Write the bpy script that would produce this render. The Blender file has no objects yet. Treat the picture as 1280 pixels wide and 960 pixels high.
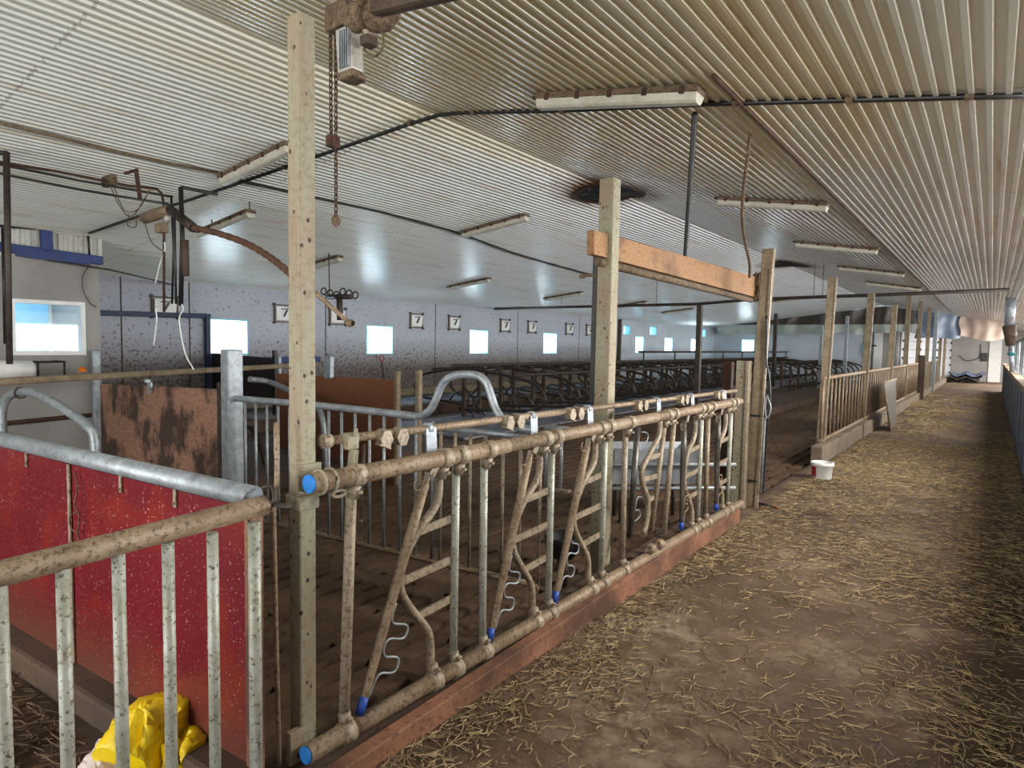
import bpy, math, random
import numpy as np
from mathutils import Vector, Matrix
random.seed(7)
D = bpy.data; SC = bpy.context.scene; COL = SC.collection

# ------------------------------------------------------------------ camera
CAMH = 1.6; FPX = 794.0; VPY = (1240.0, 440.0); ROLL = .018
def cam_axes():
    a = np.array([VPY[0]-640, VPY[1]-480]); d = np.array([-1, -ROLL])
    s = -(a@a + FPX*FPX)/(d@a); vx = a + s*d
    Yv = np.array([a[0], a[1], FPX]); Yv /= np.linalg.norm(Yv)
    Xv = -np.array([vx[0], vx[1], FPX]); Xv /= np.linalg.norm(Xv)
    Zv = np.cross(Xv, Yv)
    if Zv[1] > 0: Zv = -Zv
    return np.stack([Xv, Yv, Zv], 1)
RM = cam_axes(); CC = np.array([0, 0, CAMH])
cd = D.cameras.new('camera'); cam = D.objects.new('camera', cd); COL.objects.link(cam)
cd.sensor_fit = 'HORIZONTAL'; cd.sensor_width = 36; cd.lens = 36*FPX/1280; cd.clip_end = 300; cd.clip_start = .05
Mx = Matrix((RM[0], -RM[1], -RM[2])).transposed()      # camera right, up, back in the world
cam.matrix_world = Matrix.Translation((0, 0, CAMH)) @ Mx.to_4x4()
SC.camera = cam
# measuring helpers: where the sight line of a photo pixel meets a plane of the barn
def _hit(u, v, n, c):
    d = RM.T@np.array([u-640, v-480, FPX]); n = np.array(n, float)
    return Vector(CC + (c-n@CC)/(n@d)*d)
def onX(u, v, x): return _hit(u, v, (1, 0, 0), x)
def onY(u, v, y): return _hit(u, v, (0, 1, 0), y)
def onZ(u, v, z): return _hit(u, v, (0, 0, 1), z)
def onV(u, v, a, b):
    n = (b[1]-a[1], a[0]-b[0], 0); return _hit(u, v, n, n[0]*a[0]+n[1]*a[1])
def zat(v, x, y):          # height at which the upright through x,y crosses image row v
    lo, hi = -2., 6.
    for _ in range(50):
        m = (lo+hi)/2; c = RM@(np.array([x, y, m])-CC); r = c[1]/c[2]*FPX+480
        if r > v: lo = m
        else: hi = m
    return (lo+hi)/2

# ------------------------------------------------------------------ light
SC.view_settings.view_transform = 'Standard'; SC.view_settings.look = 'None'
SC.view_settings.gamma = 1; SC.view_settings.use_curve_mapping = False
SC.view_settings.exposure = .85
w = D.worlds.new('sky'); SC.world = w; w.use_nodes = True
bg = w.node_tree.nodes['Background']; bg.inputs[0].default_value = (.86, .94, 1, 1); bg.inputs[1].default_value = 2.0
def area(name, loc, size, aim, power, col=(1, 1, 1), spread=180):
    l = D.lights.new(name, 'AREA'); l.shape = 'RECTANGLE'; l.size, l.size_y = size; l.energy = power; l.color = col
    l.spread = math.radians(spread)
    o = D.objects.new(name, l); COL.objects.link(o); o.location = loc
    o.rotation_euler = Vector(aim).to_track_quat('-Z', 'Y').to_euler(); return o
area('daylight_through_barn_doorway', (-2.9, -4.9, 1.7), (4.4, 3.2), (0, 1, .12), 190, (1, .97, .92))
area('daylight_through_right_side_opening', (5.25, 16, 1.45), (36, 1.0), (-1, 0, .12), 620, (.97, .98, 1))
for yy, ll in ((4.3, 1.9), (8.6, 5.4), (15.5, 3.2), (20.5, 2.6), (25.5, 3.2), (31.5, 4.), (38, 5.)):
    area('added_strip_lamp', (1.15, yy, 2.66), (.32, ll), (-.35, 0, -1), 88*ll, (1, .97, .92))  # added unseen strips under the ceiling, placed to shape the barrier's shadow edge

# ------------------------------------------------------------------ materials
def lin(h):
    h = h.lstrip('#'); c = [int(h[i:i+2], 16)/255 for i in (0, 2, 4)]
    return tuple((x/12.92 if x <= .04045 else ((x+.055)/1.055)**2.4) for x in c)+(1,)
class NT:
    def __init__(s, name):
        s.m = D.materials.new(name); s.m.use_nodes = True; s.t = s.m.node_tree; s.b = s.t.nodes['Principled BSDF']
    def n(s, k, **kw):
        o = s.t.nodes.new(k)
        for a, v in kw.items():
            if a in ('ins',):
                for i, x in v.items():
                    if hasattr(x, 'is_linked') or isinstance(x, bpy.types.NodeSocket): s.t.links.new(x, o.inputs[i])
                    else: o.inputs[i].default_value = x
            else: setattr(o, a, v)
        return o
    def noise(s, vec, scale, detail=6, rough=.6):
        return s.n('ShaderNodeTexNoise', ins={'Vector': vec, 'Scale': scale, 'Detail': detail, 'Roughness': rough}).outputs['Fac']
    def ramp(s, fac, stops):
        r = s.n('ShaderNodeValToRGB', ins={'Fac': fac}); e = r.color_ramp.elements
        while len(e) < len(stops): e.new(.5)
        for q, (p, c) in zip(e, stops): q.position = p; q.color = c if len(c) == 4 else tuple(c)+(1,)
        return r.outputs['Color']
    def mix(s, f, a, b, mode='MIX'):
        o = s.n('ShaderNodeMix', data_type='RGBA', blend_type=mode)
        for i, x in ((0, f), (6, a), (7, b)):
            if isinstance(x, bpy.types.NodeSocket): s.t.links.new(x, o.inputs[i])
            else: o.inputs[i].default_value = x
        return o.outputs[2]
    def math(s, op, a, b=0., c=None):
        o = s.n('ShaderNodeMath', operation=op)
        for i, x in enumerate([a, b]+([c] if c is not None else [])):
            if isinstance(x, bpy.types.NodeSocket): s.t.links.new(x, o.inputs[i])
            else: o.inputs[i].default_value = x
        return o.outputs[0]
    def coord(s, kind='Object'): return s.n('ShaderNodeTexCoord').outputs[kind]
    def mapv(s, vec, sc): return s.n('ShaderNodeMapping', ins={'Vector': vec, 'Scale': sc}).outputs[0]
    def done(s, col, rough=.6, metal=0., bump=None, bs=.3, bd=.01, spec=.5):
        for k, x in (('Base Color', col), ('Roughness', rough), ('Metallic', metal)):
            if isinstance(x, bpy.types.NodeSocket): s.t.links.new(x, s.b.inputs[k])
            else: s.b.inputs[k].default_value = x
        s.b.inputs['Specular IOR Level'].default_value = spec
        if bump is not None:
            b = s.n('ShaderNodeBump', ins={'Height': bump, 'Strength': bs, 'Distance': bd}); s.t.links.new(b.outputs[0], s.b.inputs['Normal'])
        return s.m
def mottled(name, c1, c2, dirt, sc=9, amt=(.5, .62), rough=.6, metal=0., bs=.35, bd=.004, fine=60):
    t = NT(name); v = t.coord()
    base = t.mix(t.ramp(t.noise(v, sc), [(.35, (0, 0, 0)), (.65, (1, 1, 1))]), lin(c1), lin(c2))
    dm = t.ramp(t.noise(v, fine, 8, .75), [(amt[0], (0, 0, 0)), (amt[1], (1, 1, 1))])
    col = t.mix(dm, base, lin(dirt))
    return t.done(col, rough, metal, t.noise(v, fine, 6, .7), bs, bd)
M = {}
M['galv'] = mottled('galvanised_steel', '#a9b0b4', '#858b90', '#6b5d4c', 14, (.56, .66), .42, .35)
M['cream'] = mottled('dirty_cream_tube', '#b0a08a', '#8f826e', '#5d4936', 12, (.50, .62), .5, .1)
M['cream2'] = mottled('dusty_tan_tube', '#a18c73', '#867058', '#4d3a2a', 10, (.49, .64), .55, .1)
M['white_tube'] = mottled('worn_white_tube', '#c3c6bd', '#a3a391', '#5e5239', 11, (.54, .62), .45, .2)
M['steel_dark'] = mottled('dark_worn_steel', '#4a4039', '#302823', '#6a5a4a', 12, (.55, .7), .55, .3)
M['steel_hoop'] = mottled('dusty_steel_hoop', '#6a645e', '#524c47', '#3a2f28', 12, (.52, .66), .5, .3)
M['worn_dark'] = mottled('polished_worn_steel', '#77736d', '#4c4742', '#3a2e26', 8, (.55, .66), .35, .5)
def m_post():
    t = NT('mossy_painted_post'); v = t.coord(); n = t.noise(t.mapv(v, (3, 3, .7)), 2.5, 5)
    col = t.mix(t.ramp(n, [(.4, (0, 0, 0)), (.6, (1, 1, 1))]), lin('#98977f'), lin('#94826c'))
    col = t.mix(t.ramp(t.noise(v, 42, 6, .75), [(.5, (0, 0, 0)), (.66, (.8, .8, .8))]), col, lin('#75664f'))
    vo = t.n('ShaderNodeTexVoronoi', ins={'Vector': t.mapv(v, (1, 1, .8)), 'Scale': 24.}).outputs['Distance']
    col = t.mix(t.math('MULTIPLY', t.math('LESS_THAN', vo, .17), t.math('GREATER_THAN', t.noise(v, 6, 2), .47)), col, lin('#3b2a1e'))
    return t.done(col, .65, 0, t.noise(v, 60, 6, .7), .4, .004)
M['rub_post'] = m_post()
M['auger'] = mottled('brown_auger_tube', '#6e4c3a', '#573a2c', '#35241b', 12, (.52, .66), .7)
M['wood_post'] = mottled('weathered_post', '#9a8b72', '#7c6b54', '#4d3d2c', 7, (.52, .66), .75, 0)
M['wood_dark'] = mottled('dark_weathered_post', '#5b4a3a', '#45372b', '#2b2119', 7, (.5, .66), .8, 0)
M['blue_cap'] = mottled('blue_plastic_cap', '#2f86d8', '#2a78c8', '#7fb2e0', 30, (.6, .7), .4, 0)
M['blue_tip'] = mottled('blue_rubber_tip', '#2450b4', '#1f469c', '#1a2f60', 20, (.6, .7), .5, 0)
M['blue_paint'] = mottled('blue_painted_steel', '#1c3878', '#182e62', '#10172b', 6, (.55, .66), .45, .1)
M['dark_blue'] = mottled('dull_dark_blue_paint', '#1d3054', '#182643', '#11151f', 6, (.52, .66), .5, .1)
M['black'] = mottled('black_plastic_pipe', '#1d1c1c', '#262422', '#3d332a', 10, (.6, .72), .4, 0)
M['rust'] = mottled('rusty_iron', '#5a3a28', '#3c281e', '#22160f', 20, (.5, .64), .8, .1)
M['rubber'] = mottled('black_rubber', '#1b1a1a', '#242221', '#3a3028', 10, (.56, .7), .6, 0)
M['lamp'] = mottled('dusty_lamp_cover', '#d6d2c2', '#bdb8a6', '#8a7658', 6, (.56, .68), .35, 0)
M['lamp_top'] = mottled('grimy_lamp_body', '#7d6a52', '#5c4a37', '#2e2219', 14, (.5, .62), .8, 0)
M['white_plastic'] = mottled('white_plastic', '#eeeeea', '#e2e2dc', '#b8ae9c', 8, (.62, .74), .35, 0)
M['red'] = mottled('red_label', '#b01f2c', '#9c1b26', '#701018', 12, (.6, .7), .4, 0)
M['alu'] = mottled('aluminium_profile', '#c9c5bb', '#aaa597', '#6a5640', 12, (.58, .66), .45, .3)
M['grey_box'] = mottled('grey_zinc_sheet', '#b3b7bc', '#9aa0a6', '#5c5348', 6, (.58, .7), .4, .3)
M['handle_orange'] = mottled('faded_orange_paint', '#9a5a34', '#7c452a', '#4a2c1c', 20)
M['rope'] = mottled('dirty_rope', '#7b6650', '#54412f', '#2f2319', 30, (.5, .6), .9, 0)
M['hole'] = mottled('painted_shaft_dark', '#221e1e', '#15130f', '#3a2c22', 6, (.56, .7), .7, 0)
M['concrete_kerb'] = mottled('worn_kerb_concrete', '#8c7d6c', '#6f6151', '#43372c', 6, (.52, .68), .85, 0)
M['brown_flat'] = mottled('dung_brown_concrete', '#5c4636', '#44342a', '#2e231c', 3, (.5, .68), .8, 0)
M['mat_white'] = mottled('limed_rubber_mat', '#8e8e9a', '#5d5b62', '#352d28', 2.2, (.5, .66), .7, 0, fine=9)
M['slat'] = mottled('slatted_concrete', '#66513f', '#523f32', '#3a2c22', 3, (.52, .68), .85, 0, fine=14); M['slat'].node_tree.nodes['Principled BSDF'].inputs['Specular IOR Level'].default_value = .2
M['pit'] = mottled('dark_slurry', '#0b0807', '#080605', '#120d0a', 5)
M['mdoor'] = mottled('white_sectional_panel', '#d9dade', '#cdced2', '#a8a49e', 4, (.6, .75), .5, 0)
M['door_white'] = mottled('white_door', '#e6e4e0', '#dcdad6', '#bdb6aa', 4, (.62, .76), .5, 0)
M['blue_board'] = mottled('weathered_blue_board', '#5f6c86', '#4a5468', '#3a332d', 3, (.5, .66), .6, 0, fine=12)
M['board_dark'] = mottled('dark_purple_brown_board', '#2c2327', '#1f1a20', '#18141a', 4, (.5, .66), .4, 0)
M['sheet'] = mottled('grimy_metal_sheet', '#74716c', '#5a5752', '#8b7d69', 5, (.52, .66), .45, .3, fine=25)
M['straw'] = mottled('straw', '#bda67c', '#675439', '#483a2a', 16, (.5, .66), .8, 0, fine=30)
M['straw_dark'] = mottled('trodden_straw', '#6f573c', '#4a3929', '#2f241a', 3, (.5, .7), .85, 0, fine=8)
M['yellow'] = mottled('yellow_plastic_sack', '#f0cf14', '#dcb80e', '#8f7e1c', 7, (.6, .72), .35, 0, bs=.6, bd=.01, fine=22)
M['sack_white'] = mottled('white_woven_sack', '#d8c8c4', '#c4b0ac', '#8d7b70', 7, (.6, .72), .6, 0)
M['cone'] = mottled('orange_cup', '#e0761c', '#c86414', '#8a4a18', 9, (.6, .72), .5, 0)

def m_ceiling(side):
    t = NT('white_corrugated_ceiling_sheet_'+side); v = t.coord(); s = t.n('ShaderNodeSeparateXYZ', ins={0: v})
    x, y = s.outputs[0], s.outputs[1]
    st = t.noise(t.mapv(v, (1.2, .12, 1)), 1.6, 6, .6); st2 = t.noise(t.mapv(v, (9, .5, 1)), 1.5, 5, .6)
    # ochre staining over the middle bays near the doors, where the sheets have yellowed
    d = t.math('ADD', t.math('POWER', t.math('MULTIPLY', t.math('ADD', x, 2.6), .38), 2.), t.math('POWER', t.math('MULTIPLY', t.math('ADD', y, -3.6), .27), 2.))
    near = t.ramp(t.math('ADD', d, t.math('MULTIPLY', t.math('SUBTRACT', st, .5), 1.8)), [(.1, (1, 1, 1)), (1., (0, 0, 0))])
    clean = t.mix(st, lin('#dcdfdf'), lin('#c8c9c6'))
    yel = t.mix(st2, lin('#dccb9c'), lin('#c6ab74'))
    col = t.mix(t.math('MULTIPLY', near, .85), clean, yel)
    wide = t.ramp(t.math('MULTIPLY', t.math('ABSOLUTE', t.math('ADD', y, -2.)), .13), [(.2, (1, 1, 1)), (1., (0, 0, 0))])
    col = t.mix(t.math('MULTIPLY', wide, .35), col, lin('#d3d6bf'))
    rs = t.ramp(st2, [(.55, (0, 0, 0)), (.72, (1, 1, 1))])
    col = t.mix(t.math('MULTIPLY', rs, .45), col, lin('#a98650'))
    # rust-brown staining spread round the air shafts
    for sx, sy in ((-4.0, 7.35), (-3.9, 15.9)):
        dd = t.math('SQRT', t.math('ADD', t.math('POWER', t.math('ADD', x, -sx), 2.), t.math('POWER', t.math('MULTIPLY', t.math('ADD', y, -sy), .8), 2.)))
        rg = t.ramp(t.math('ADD', dd, t.math('MULTIPLY', t.math('SUBTRACT', st2, .5), .45)), [(.42, (.95, .95, .95)), (.80, (0, 0, 0))])
        col = t.mix(rg, col, lin('#6b4a30'))
    # sheet laps and screw rows across the barn
    f = t.math('PINGPONG', t.math('ADD', y, .9), 1.25); lap = t.math('LESS_THAN', f, .012)
    spk = t.math('GREATER_THAN', t.noise(v, 14, 2, .5), .5)
    col = t.mix(t.math('MULTIPLY', t.math('MULTIPLY', lap, spk), .4), col, lin('#5b452c'))
    dots = t.ramp(t.noise(v, 45, 3, .6), [(.70, (0, 0, 0)), (.76, (1, 1, 1))])
    col = t.mix(t.math('MULTIPLY', dots, .7), col, lin('#4f3b26'))
    return t.done(col, .27, .0, t.noise(t.mapv(v, (2, .6, 1)), 3, 3), .12, .02, .6)
M['ceiling_left'] = m_ceiling('left'); M['ceiling_right'] = m_ceiling('right')

def m_wall():
    t = NT('white_limed_concrete_wall'); v = t.coord(); s = t.n('ShaderNodeSeparateXYZ', ins={0: v}); z = s.outputs[2]
    n1 = t.noise(v, 1.3, 6); n2 = t.noise(v, 16, 4, .6)
    col = t.mix(n1, lin('#c2c5ce'), lin('#a9abb4'))
    # splashed muck: dense near the floor, thinning out with height
    h = t.math('ADD', z, t.math('MULTIPLY', t.math('SUBTRACT', n1, .5), .5))
    muck = t.ramp(h, [(.45, (1, 1, 1)), (1., (.62, .62, .62))])
    m2 = t.ramp(t.math('MULTIPLY', h, .5), [(.42, (1, 1, 1)), (.85, (0, 0, 0))])
    col = t.mix(t.math('MULTIPLY', m2, .8), col, t.mix(n2, lin('#7b6a58'), lin('#5a4a3d')))
    sp = t.ramp(t.math('ADD', n2, t.math('MULTIPLY', m2, .1)), [(.60, (0, 0, 0)), (.65, (1, 1, 1))])
    col = t.mix(t.math('MULTIPLY', sp, .7), col, lin('#4b3b2f'))
    return t.done(col, .75, 0, n2, .2, .005)
M['wall'] = m_wall()
M['wall_grey'] = mottled('grey_concrete_wall', '#a19d98', '#8e8a86', '#5d5044', 1.4, (.62, .7), .8, 0, fine=20)
M['wall_clean'] = mottled('pale_painted_wall', '#ccd2d8', '#bcc2c8', '#8e8880', 1.4, (.64, .74), .6, 0, fine=12)
M['corr_wall'] = mottled('white_profiled_sheet', '#d0d0c8', '#b9b7ac', '#6e604c', 3, (.58, .66), .5, 0, fine=18)

def m_floor():
    t = NT('trodden_mud_and_chaff'); v = t.coord()
    n1 = t.noise(v, 1.1, 7, .6); n2 = t.noise(v, 7, 7, .7); n3 = t.noise(t.mapv(v, (1, 1, 1)), 38, 5, .7)
    col = t.ramp(n1, [(.32, lin('#3d2f26')), (.52, lin('#6c5948')), (.66, lin('#8f7f6c'))])
    col = t.mix(t.ramp(n2, [(.42, (0, 0, 0)), (.6, (.9, .9, .9))]), col, lin('#54402e'))
    ch = t.ramp(n3, [(.56, (0, 0, 0)), (.66, (1, 1, 1))])
    s = t.n('ShaderNodeSeparateXYZ', ins={0: v})
    far = t.ramp(t.math('MULTIPLY', s.outputs[1], .05), [(.1, (.2, .2, .2)), (.5, (.7, .7, .7))])
    col = t.mix(t.math('MULTIPLY', ch, far), col, lin('#a08860'))
    white = t.ramp(t.noise(v, .9, 3, .5), [(.66, (0, 0, 0)), (.74, (.5, .5, .5))])
    col = t.mix(white, col, lin('#b4aaa0'))
    hh = t.math('ADD', t.math('MULTIPLY', n2, 1.), t.math('MULTIPLY', n3, .5))
    return t.done(col, t.ramp(n1, [(.3, (.55,)*3), (.6, (.85,)*3)]), 0, hh, .7, .02, .3)
M['floor'] = m_floor()

def m_redpanel():
    t = NT('red_coated_plywood'); v = t.coord(); s = t.n('ShaderNodeSeparateXYZ', ins={0: v}); z = s.outputs[2]
    n = t.noise(v, 2.2, 5); f = t.noise(v, 85, 3, .6)
    col = t.mix(n, lin('#761522'), lin('#5a0e18'))
    rust = t.ramp(t.noise(v, 3, 4), [(.5, (0, 0, 0)), (.7, (.6, .6, .6))]); col = t.mix(rust, col, lin('#8a2a14'))
    col = t.mix(t.ramp(f, [(.63, (0, 0, 0)), (.68, (.65, .65, .65))]), col, lin('#cf9a96'))
    low = t.ramp(t.math('ADD', z, t.math('MULTIPLY', n, .4)), [(.2, (.8, .8, .8)), (.62, (0, 0, 0))])
    col = t.mix(low, col, lin('#5b4230'))
    return t.done(col, .38, 0, f, .1, .002)
M['redpanel'] = m_redpanel()
def m_ply(name, a, b, dk, lo=.47, hi=.6):
    t = NT(name); v = t.coord()
    gr = t.noise(t.mapv(v, (1.5, 1.5, 10)), 3, 6, .6); n = t.noise(v, 1.5, 5)
    col = t.mix(gr, lin(a), lin(b)); col = t.mix(t.ramp(n, [(lo, (0, 0, 0)), (hi, (.9, .9, .9))]), col, lin(dk))
    f = t.noise(v, 38, 5, .7); col = t.mix(t.ramp(f, [(.53, (0, 0, 0)), (.62, (.7, .7, .7))]), col, lin(dk))
    return t.done(col, .7, 0, gr, .3, .004)
M['ply'] = m_ply('muddy_plywood', '#a87f68', '#85604c', '#32261f', .44, .54)
M['ply2'] = m_ply('brown_plywood', '#8f5c3e', '#764930', '#4a3022', .55, .75)
M['kerb_wood'] = m_ply('red_brown_kerb_board', '#b07e5e', '#7c5040', '#4a3227', .42, .62)
M['orange_wood'] = m_ply('orange_beam_paint', '#a57a50', '#8f6844', '#4a3220', .52, .7)

def m_glass():
    m = D.materials.new('window_glass'); m.use_nodes = True; t = m.node_tree; t.nodes.clear()
    o = t.nodes.new('ShaderNodeOutputMaterial'); mx = t.nodes.new('ShaderNodeMixShader'); tr = t.nodes.new('ShaderNodeBsdfTransparent')
    gl = t.nodes.new('ShaderNodeBsdfGlossy'); gl.inputs['Roughness'].default_value = .03; tr.inputs[0].default_value = (.93, .98, 1, 1)
    mx.inputs[0].default_value = .06
    t.links.new(tr.outputs[0], mx.inputs[1]); t.links.new(gl.outputs[0], mx.inputs[2]); t.links.new(mx.outputs[0], o.inputs[0]); return m
M['glass'] = m_glass()
M['casing'] = mottled('white_casing_sky_tint', '#8fd2e4', '#7fc4da', '#90a8b0', 5, (.64, .74), .4)  # bluish sky light on the reveals is put into this tint
def m_bluewin():
    t = NT('dusty_blue_window_pane'); v = t.coord(); n = t.noise(v, 4, 5)
    s = t.n('ShaderNodeSeparateXYZ', ins={0: v})
    col = t.mix(n, lin('#7fb6e4'), lin('#a9dcee'))
    return t.done(col, .15, 0, None)
M['bluepane'] = m_bluewin()
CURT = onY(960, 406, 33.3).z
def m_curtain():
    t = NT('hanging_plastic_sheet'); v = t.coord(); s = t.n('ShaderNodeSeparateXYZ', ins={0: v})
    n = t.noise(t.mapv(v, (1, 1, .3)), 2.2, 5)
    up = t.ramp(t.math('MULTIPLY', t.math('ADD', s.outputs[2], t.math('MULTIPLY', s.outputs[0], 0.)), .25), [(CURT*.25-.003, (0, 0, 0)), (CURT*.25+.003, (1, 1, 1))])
    pale = t.mix(n, lin('#b9bdb0'), lin('#98a09a')); dark = t.mix(n, lin('#4a3d30'), lin('#2f2820'))  # dark upper colour stands in for the unlit space behind the sheet
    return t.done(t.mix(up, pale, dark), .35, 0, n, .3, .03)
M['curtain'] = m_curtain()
M['curtain_blue'] = mottled('blue_grey_sheet', '#7f8c9e', '#68748a', '#4c525c', 2, (.6, .7), .4)
M['curtain_pink'] = mottled('pinkish_tarpaulin', '#b29d90', '#9c887a', '#6e5c50', 2, (.6, .7), .5)

# ------------------------------------------------------------------ mesh builder
OFF = {}
class MB:
    def __init__(s): s.v = []; s.f = []; s.sm = []
    def add(s, vs, fs, smooth=False):
        k = len(s.v); s.v += [Vector(p) for p in vs]; s.f += [tuple(i+k for i in f) for f in fs]; s.sm += [smooth]*len(fs); return s
    def box(s, a, b):
        x0, y0, z0 = a; x1, y1, z1 = b
        return s.add([(x0,y0,z0),(x1,y0,z0),(x1,y1,z0),(x0,y1,z0),(x0,y0,z1),(x1,y0,z1),(x1,y1,z1),(x0,y1,z1)],
              [(0,3,2,1),(4,5,6,7),(0,1,5,4),(1,2,6,5),(2,3,7,6),(3,0,4,7)])
    def bar(s, p, q, w, h=None, up=(0, 0, 1)):      # rectangular bar p->q, w sideways, h along up
        h = w if h is None else h; p = Vector(p); q = Vector(q); d = (q-p).normalized(); up = Vector(up)
        sd = d.cross(up)
        if sd.length < 1e-4: sd = d.cross(Vector((1, 0, 0)))
        sd.normalize(); u = sd.cross(d).normalized(); vs = []
        for c in (p, q):
            for a, b in ((-1,-1),(1,-1),(1,1),(-1,1)): vs.append(c+sd*(a*w/2)+u*(b*h/2))
        return s.add(vs, [(0,3,2,1),(4,5,6,7),(0,1,5,4),(1,2,6,5),(2,3,7,6),(3,0,4,7)])
    def tube(s, pts, r, n=12, cap=True, closed=False):
        pts = [Vector(p) for p in pts]; N = len(pts); rr = r if isinstance(r, (list, tuple)) else [r]*N
        tg = []
        for i in range(N):
            if closed: d = pts[(i+1) % N]-pts[i-1]
            else: d = pts[min(i+1, N-1)]-pts[max(i-1, 0)]
            tg.append(d.normalized())
        u = tg[0].cross(Vector((0, 0, 1)))
        if u.length < 1e-3: u = tg[0].cross(Vector((1, 0, 0)))
        u.normalize(); k = len(s.v)
        for i in range(N):
            u = (u-tg[i]*u.dot(tg[i])).normalized(); w_ = tg[i].cross(u)
            for j in range(n):
                a = 2*math.pi*j/n; s.v.append(pts[i]+(u*math.cos(a)+w_*math.sin(a))*rr[i])
        for i in range(N if closed else N-1):
            i2 = (i+1) % N
            for j in range(n):
                s.f.append((k+i*n+j, k+i*n+(j+1) % n, k+i2*n+(j+1) % n, k+i2*n+j)); s.sm.append(True)
        if cap and not closed:
            s.f.append(tuple(k+j for j in range(n))[::-1]); s.sm.append(False)
            s.f.append(tuple(k+(N-1)*n+j for j in range(n))); s.sm.append(False)
        return s
    def lathe(s, c, prof, n=24, axis='Z'):          # prof: (radius, height) list
        c = Vector(c); k = len(s.v)
        for r, h in prof:
            for j in range(n):
                a = 2*math.pi*j/n; x, y = r*math.cos(a), r*math.sin(a)
                s.v.append(c+(Vector((x, y, h)) if axis == 'Z' else Vector((h, x, y)) if axis == 'X' else Vector((x, h, y))))
        for i in range(len(prof)-1):
            for j in range(n): s.f.append((k+i*n+j, k+i*n+(j+1) % n, k+(i+1)*n+(j+1) % n, k+(i+1)*n+j)); s.sm.append(True)
        return s
    def prism(s, poly, d):                           # polygon extruded by vector d
        d = Vector(d); n = len(poly); p = [Vector(q) for q in poly]
        return s.add(p+[q+d for q in p], [tuple(range(n))[::-1], tuple(range(n, 2*n))]+[(i, (i+1) % n, (i+1) % n+n, i+n) for i in range(n)])
    def build(s, name, mat, parent=None, bevel=0, base=None):
        me = D.meshes.new(name)
        if parent is None:
            if base is None:
                lo = [min(p[i] for p in s.v) for i in range(3)]; hi = [max(p[i] for p in s.v) for i in range(3)]
                base = Vector(((lo[0]+hi[0])/2, (lo[1]+hi[1])/2, lo[2]))
            off = Vector(base)
        else: off = OFF[parent.name]
        me.from_pydata([p-off for p in s.v], [], s.f); me.update()
        import bmesh
        b = bmesh.new(); b.from_mesh(me); bmesh.ops.recalc_face_normals(b, faces=b.faces); b.to_mesh(me); b.free()
        me.polygons.foreach_set('use_smooth', s.sm)
        me.materials.append(M[mat] if isinstance(mat, str) else mat)
        o = D.objects.new(name, me); COL.objects.link(o)
        if parent is None: o.location = off
        else: o.parent = parent
        OFF[o.name] = off
        if bevel:
            m = o.modifiers.new('bevel', 'BEVEL'); m.width = bevel; m.segments = 2; m.limit_method = 'ANGLE'
        return o
def tag(o, label, cat, group=None, kind=None):
    o['label'] = label; o['category'] = cat
    if group: o['group'] = group
    if kind: o['kind'] = kind
    return o
def thing(name, label, cat, loc, group=None):
    o = D.objects.new(name, None); COL.objects.link(o); o.location = loc; o.empty_display_size = .1
    OFF[o.name] = Vector(loc); return tag(o, label, cat, group)
def struct(mb, name, mat, parent=None, **k):
    o = mb.build(name, mat, parent, base=(0, 0, 0) if parent is None else None, **k)
    if parent is None: o['kind'] = 'structure'
    return o
def dup(root, loc, label=None, group=None):
    r = root.copy(); COL.objects.link(r); r.location = loc
    if label: r['label'] = label
    if group: r['group'] = group
    for ch in list(root.children):
        c = ch.copy(); COL.objects.link(c); c.parent = r
        for g in list(ch.children):
            e = g.copy(); COL.objects.link(e); e.parent = c
    OFF[r.name] = Vector(loc); return r
def smoothpath(pts, k=6):                            # Catmull-Rom
    p = [Vector(q) for q in pts]; p = [2*p[0]-p[1]]+p+[2*p[-1]-p[-2]]; out = []
    for i in range(1, len(p)-2):
        for j in range(k):
            t = j/k; a, b, c, d = p[i-1], p[i], p[i+1], p[i+2]
            out.append(.5*((2*b)+(c-a)*t+(2*a-5*b+4*c-d)*t*t+(3*b-a-3*c+d)*t**3))
    return out+[p[-2]]

# ================================================================== setting
RX, RZ, SL, SR = -3.96, 3.61, .120, .174
def ceil(x): return RZ - (SL*(RX-x) if x < RX else SR*(x-RX))
def sheet(x0, x1, y0, y1, pitch=.078):
    m = MB(); xs = []; x = x0
    while x < x1-1e-6:
        for dx, dz in ((0, 0), (.040, 0), (.048, -.018), (.070, -.018)): 
            if x+dx < x1: xs.append((x+dx, ceil(x+dx)+dz))
        x += pitch
    xs.append((x1, ceil(x1)))
    k = 0; vs = []; fs = []
    for (a, z) in xs: vs += [(a, y0, z), (a, y1, z)]
    for i in range(len(xs)-1): fs.append((2*i, 2*i+2, 2*i+3, 2*i+1))
    return m.add(vs, fs)
struct(sheet(-12.3, RX, -5, 44), 'ceiling', 'ceiling_left')
struct(sheet(RX, 5.3, -5, 44), 'ceiling', 'ceiling_right')
def wallX(m, x0, x1, y0, y1, z0, z1, holes):     # wall slab in a YZ plane with rectangular holes (ya, yb, za, zb)
    hs = sorted(holes); y = y0
    for (a, b, c, d) in hs:
        m.box((x0, y, z0), (x1, a, z1)); m.box((x0, a, z0), (x1, b, c)); m.box((x0, a, d), (x1, b, z1)); y = b
    m.box((x0, y, z0), (x1, y1, z1)); return m
def wallY(m, y0, y1, x0, x1, z0, z1, holes):
    x = x0
    for (a, b, c, d) in sorted(holes):
        m.box((x, y0, z0), (a, y1, z1)); m.box((a, y0, z0), (b, y1, c)); m.box((a, y0, d), (b, y1, z1)); x = b
    m.box((x, y0, z0), (x1, y1, z1)); return m
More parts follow.
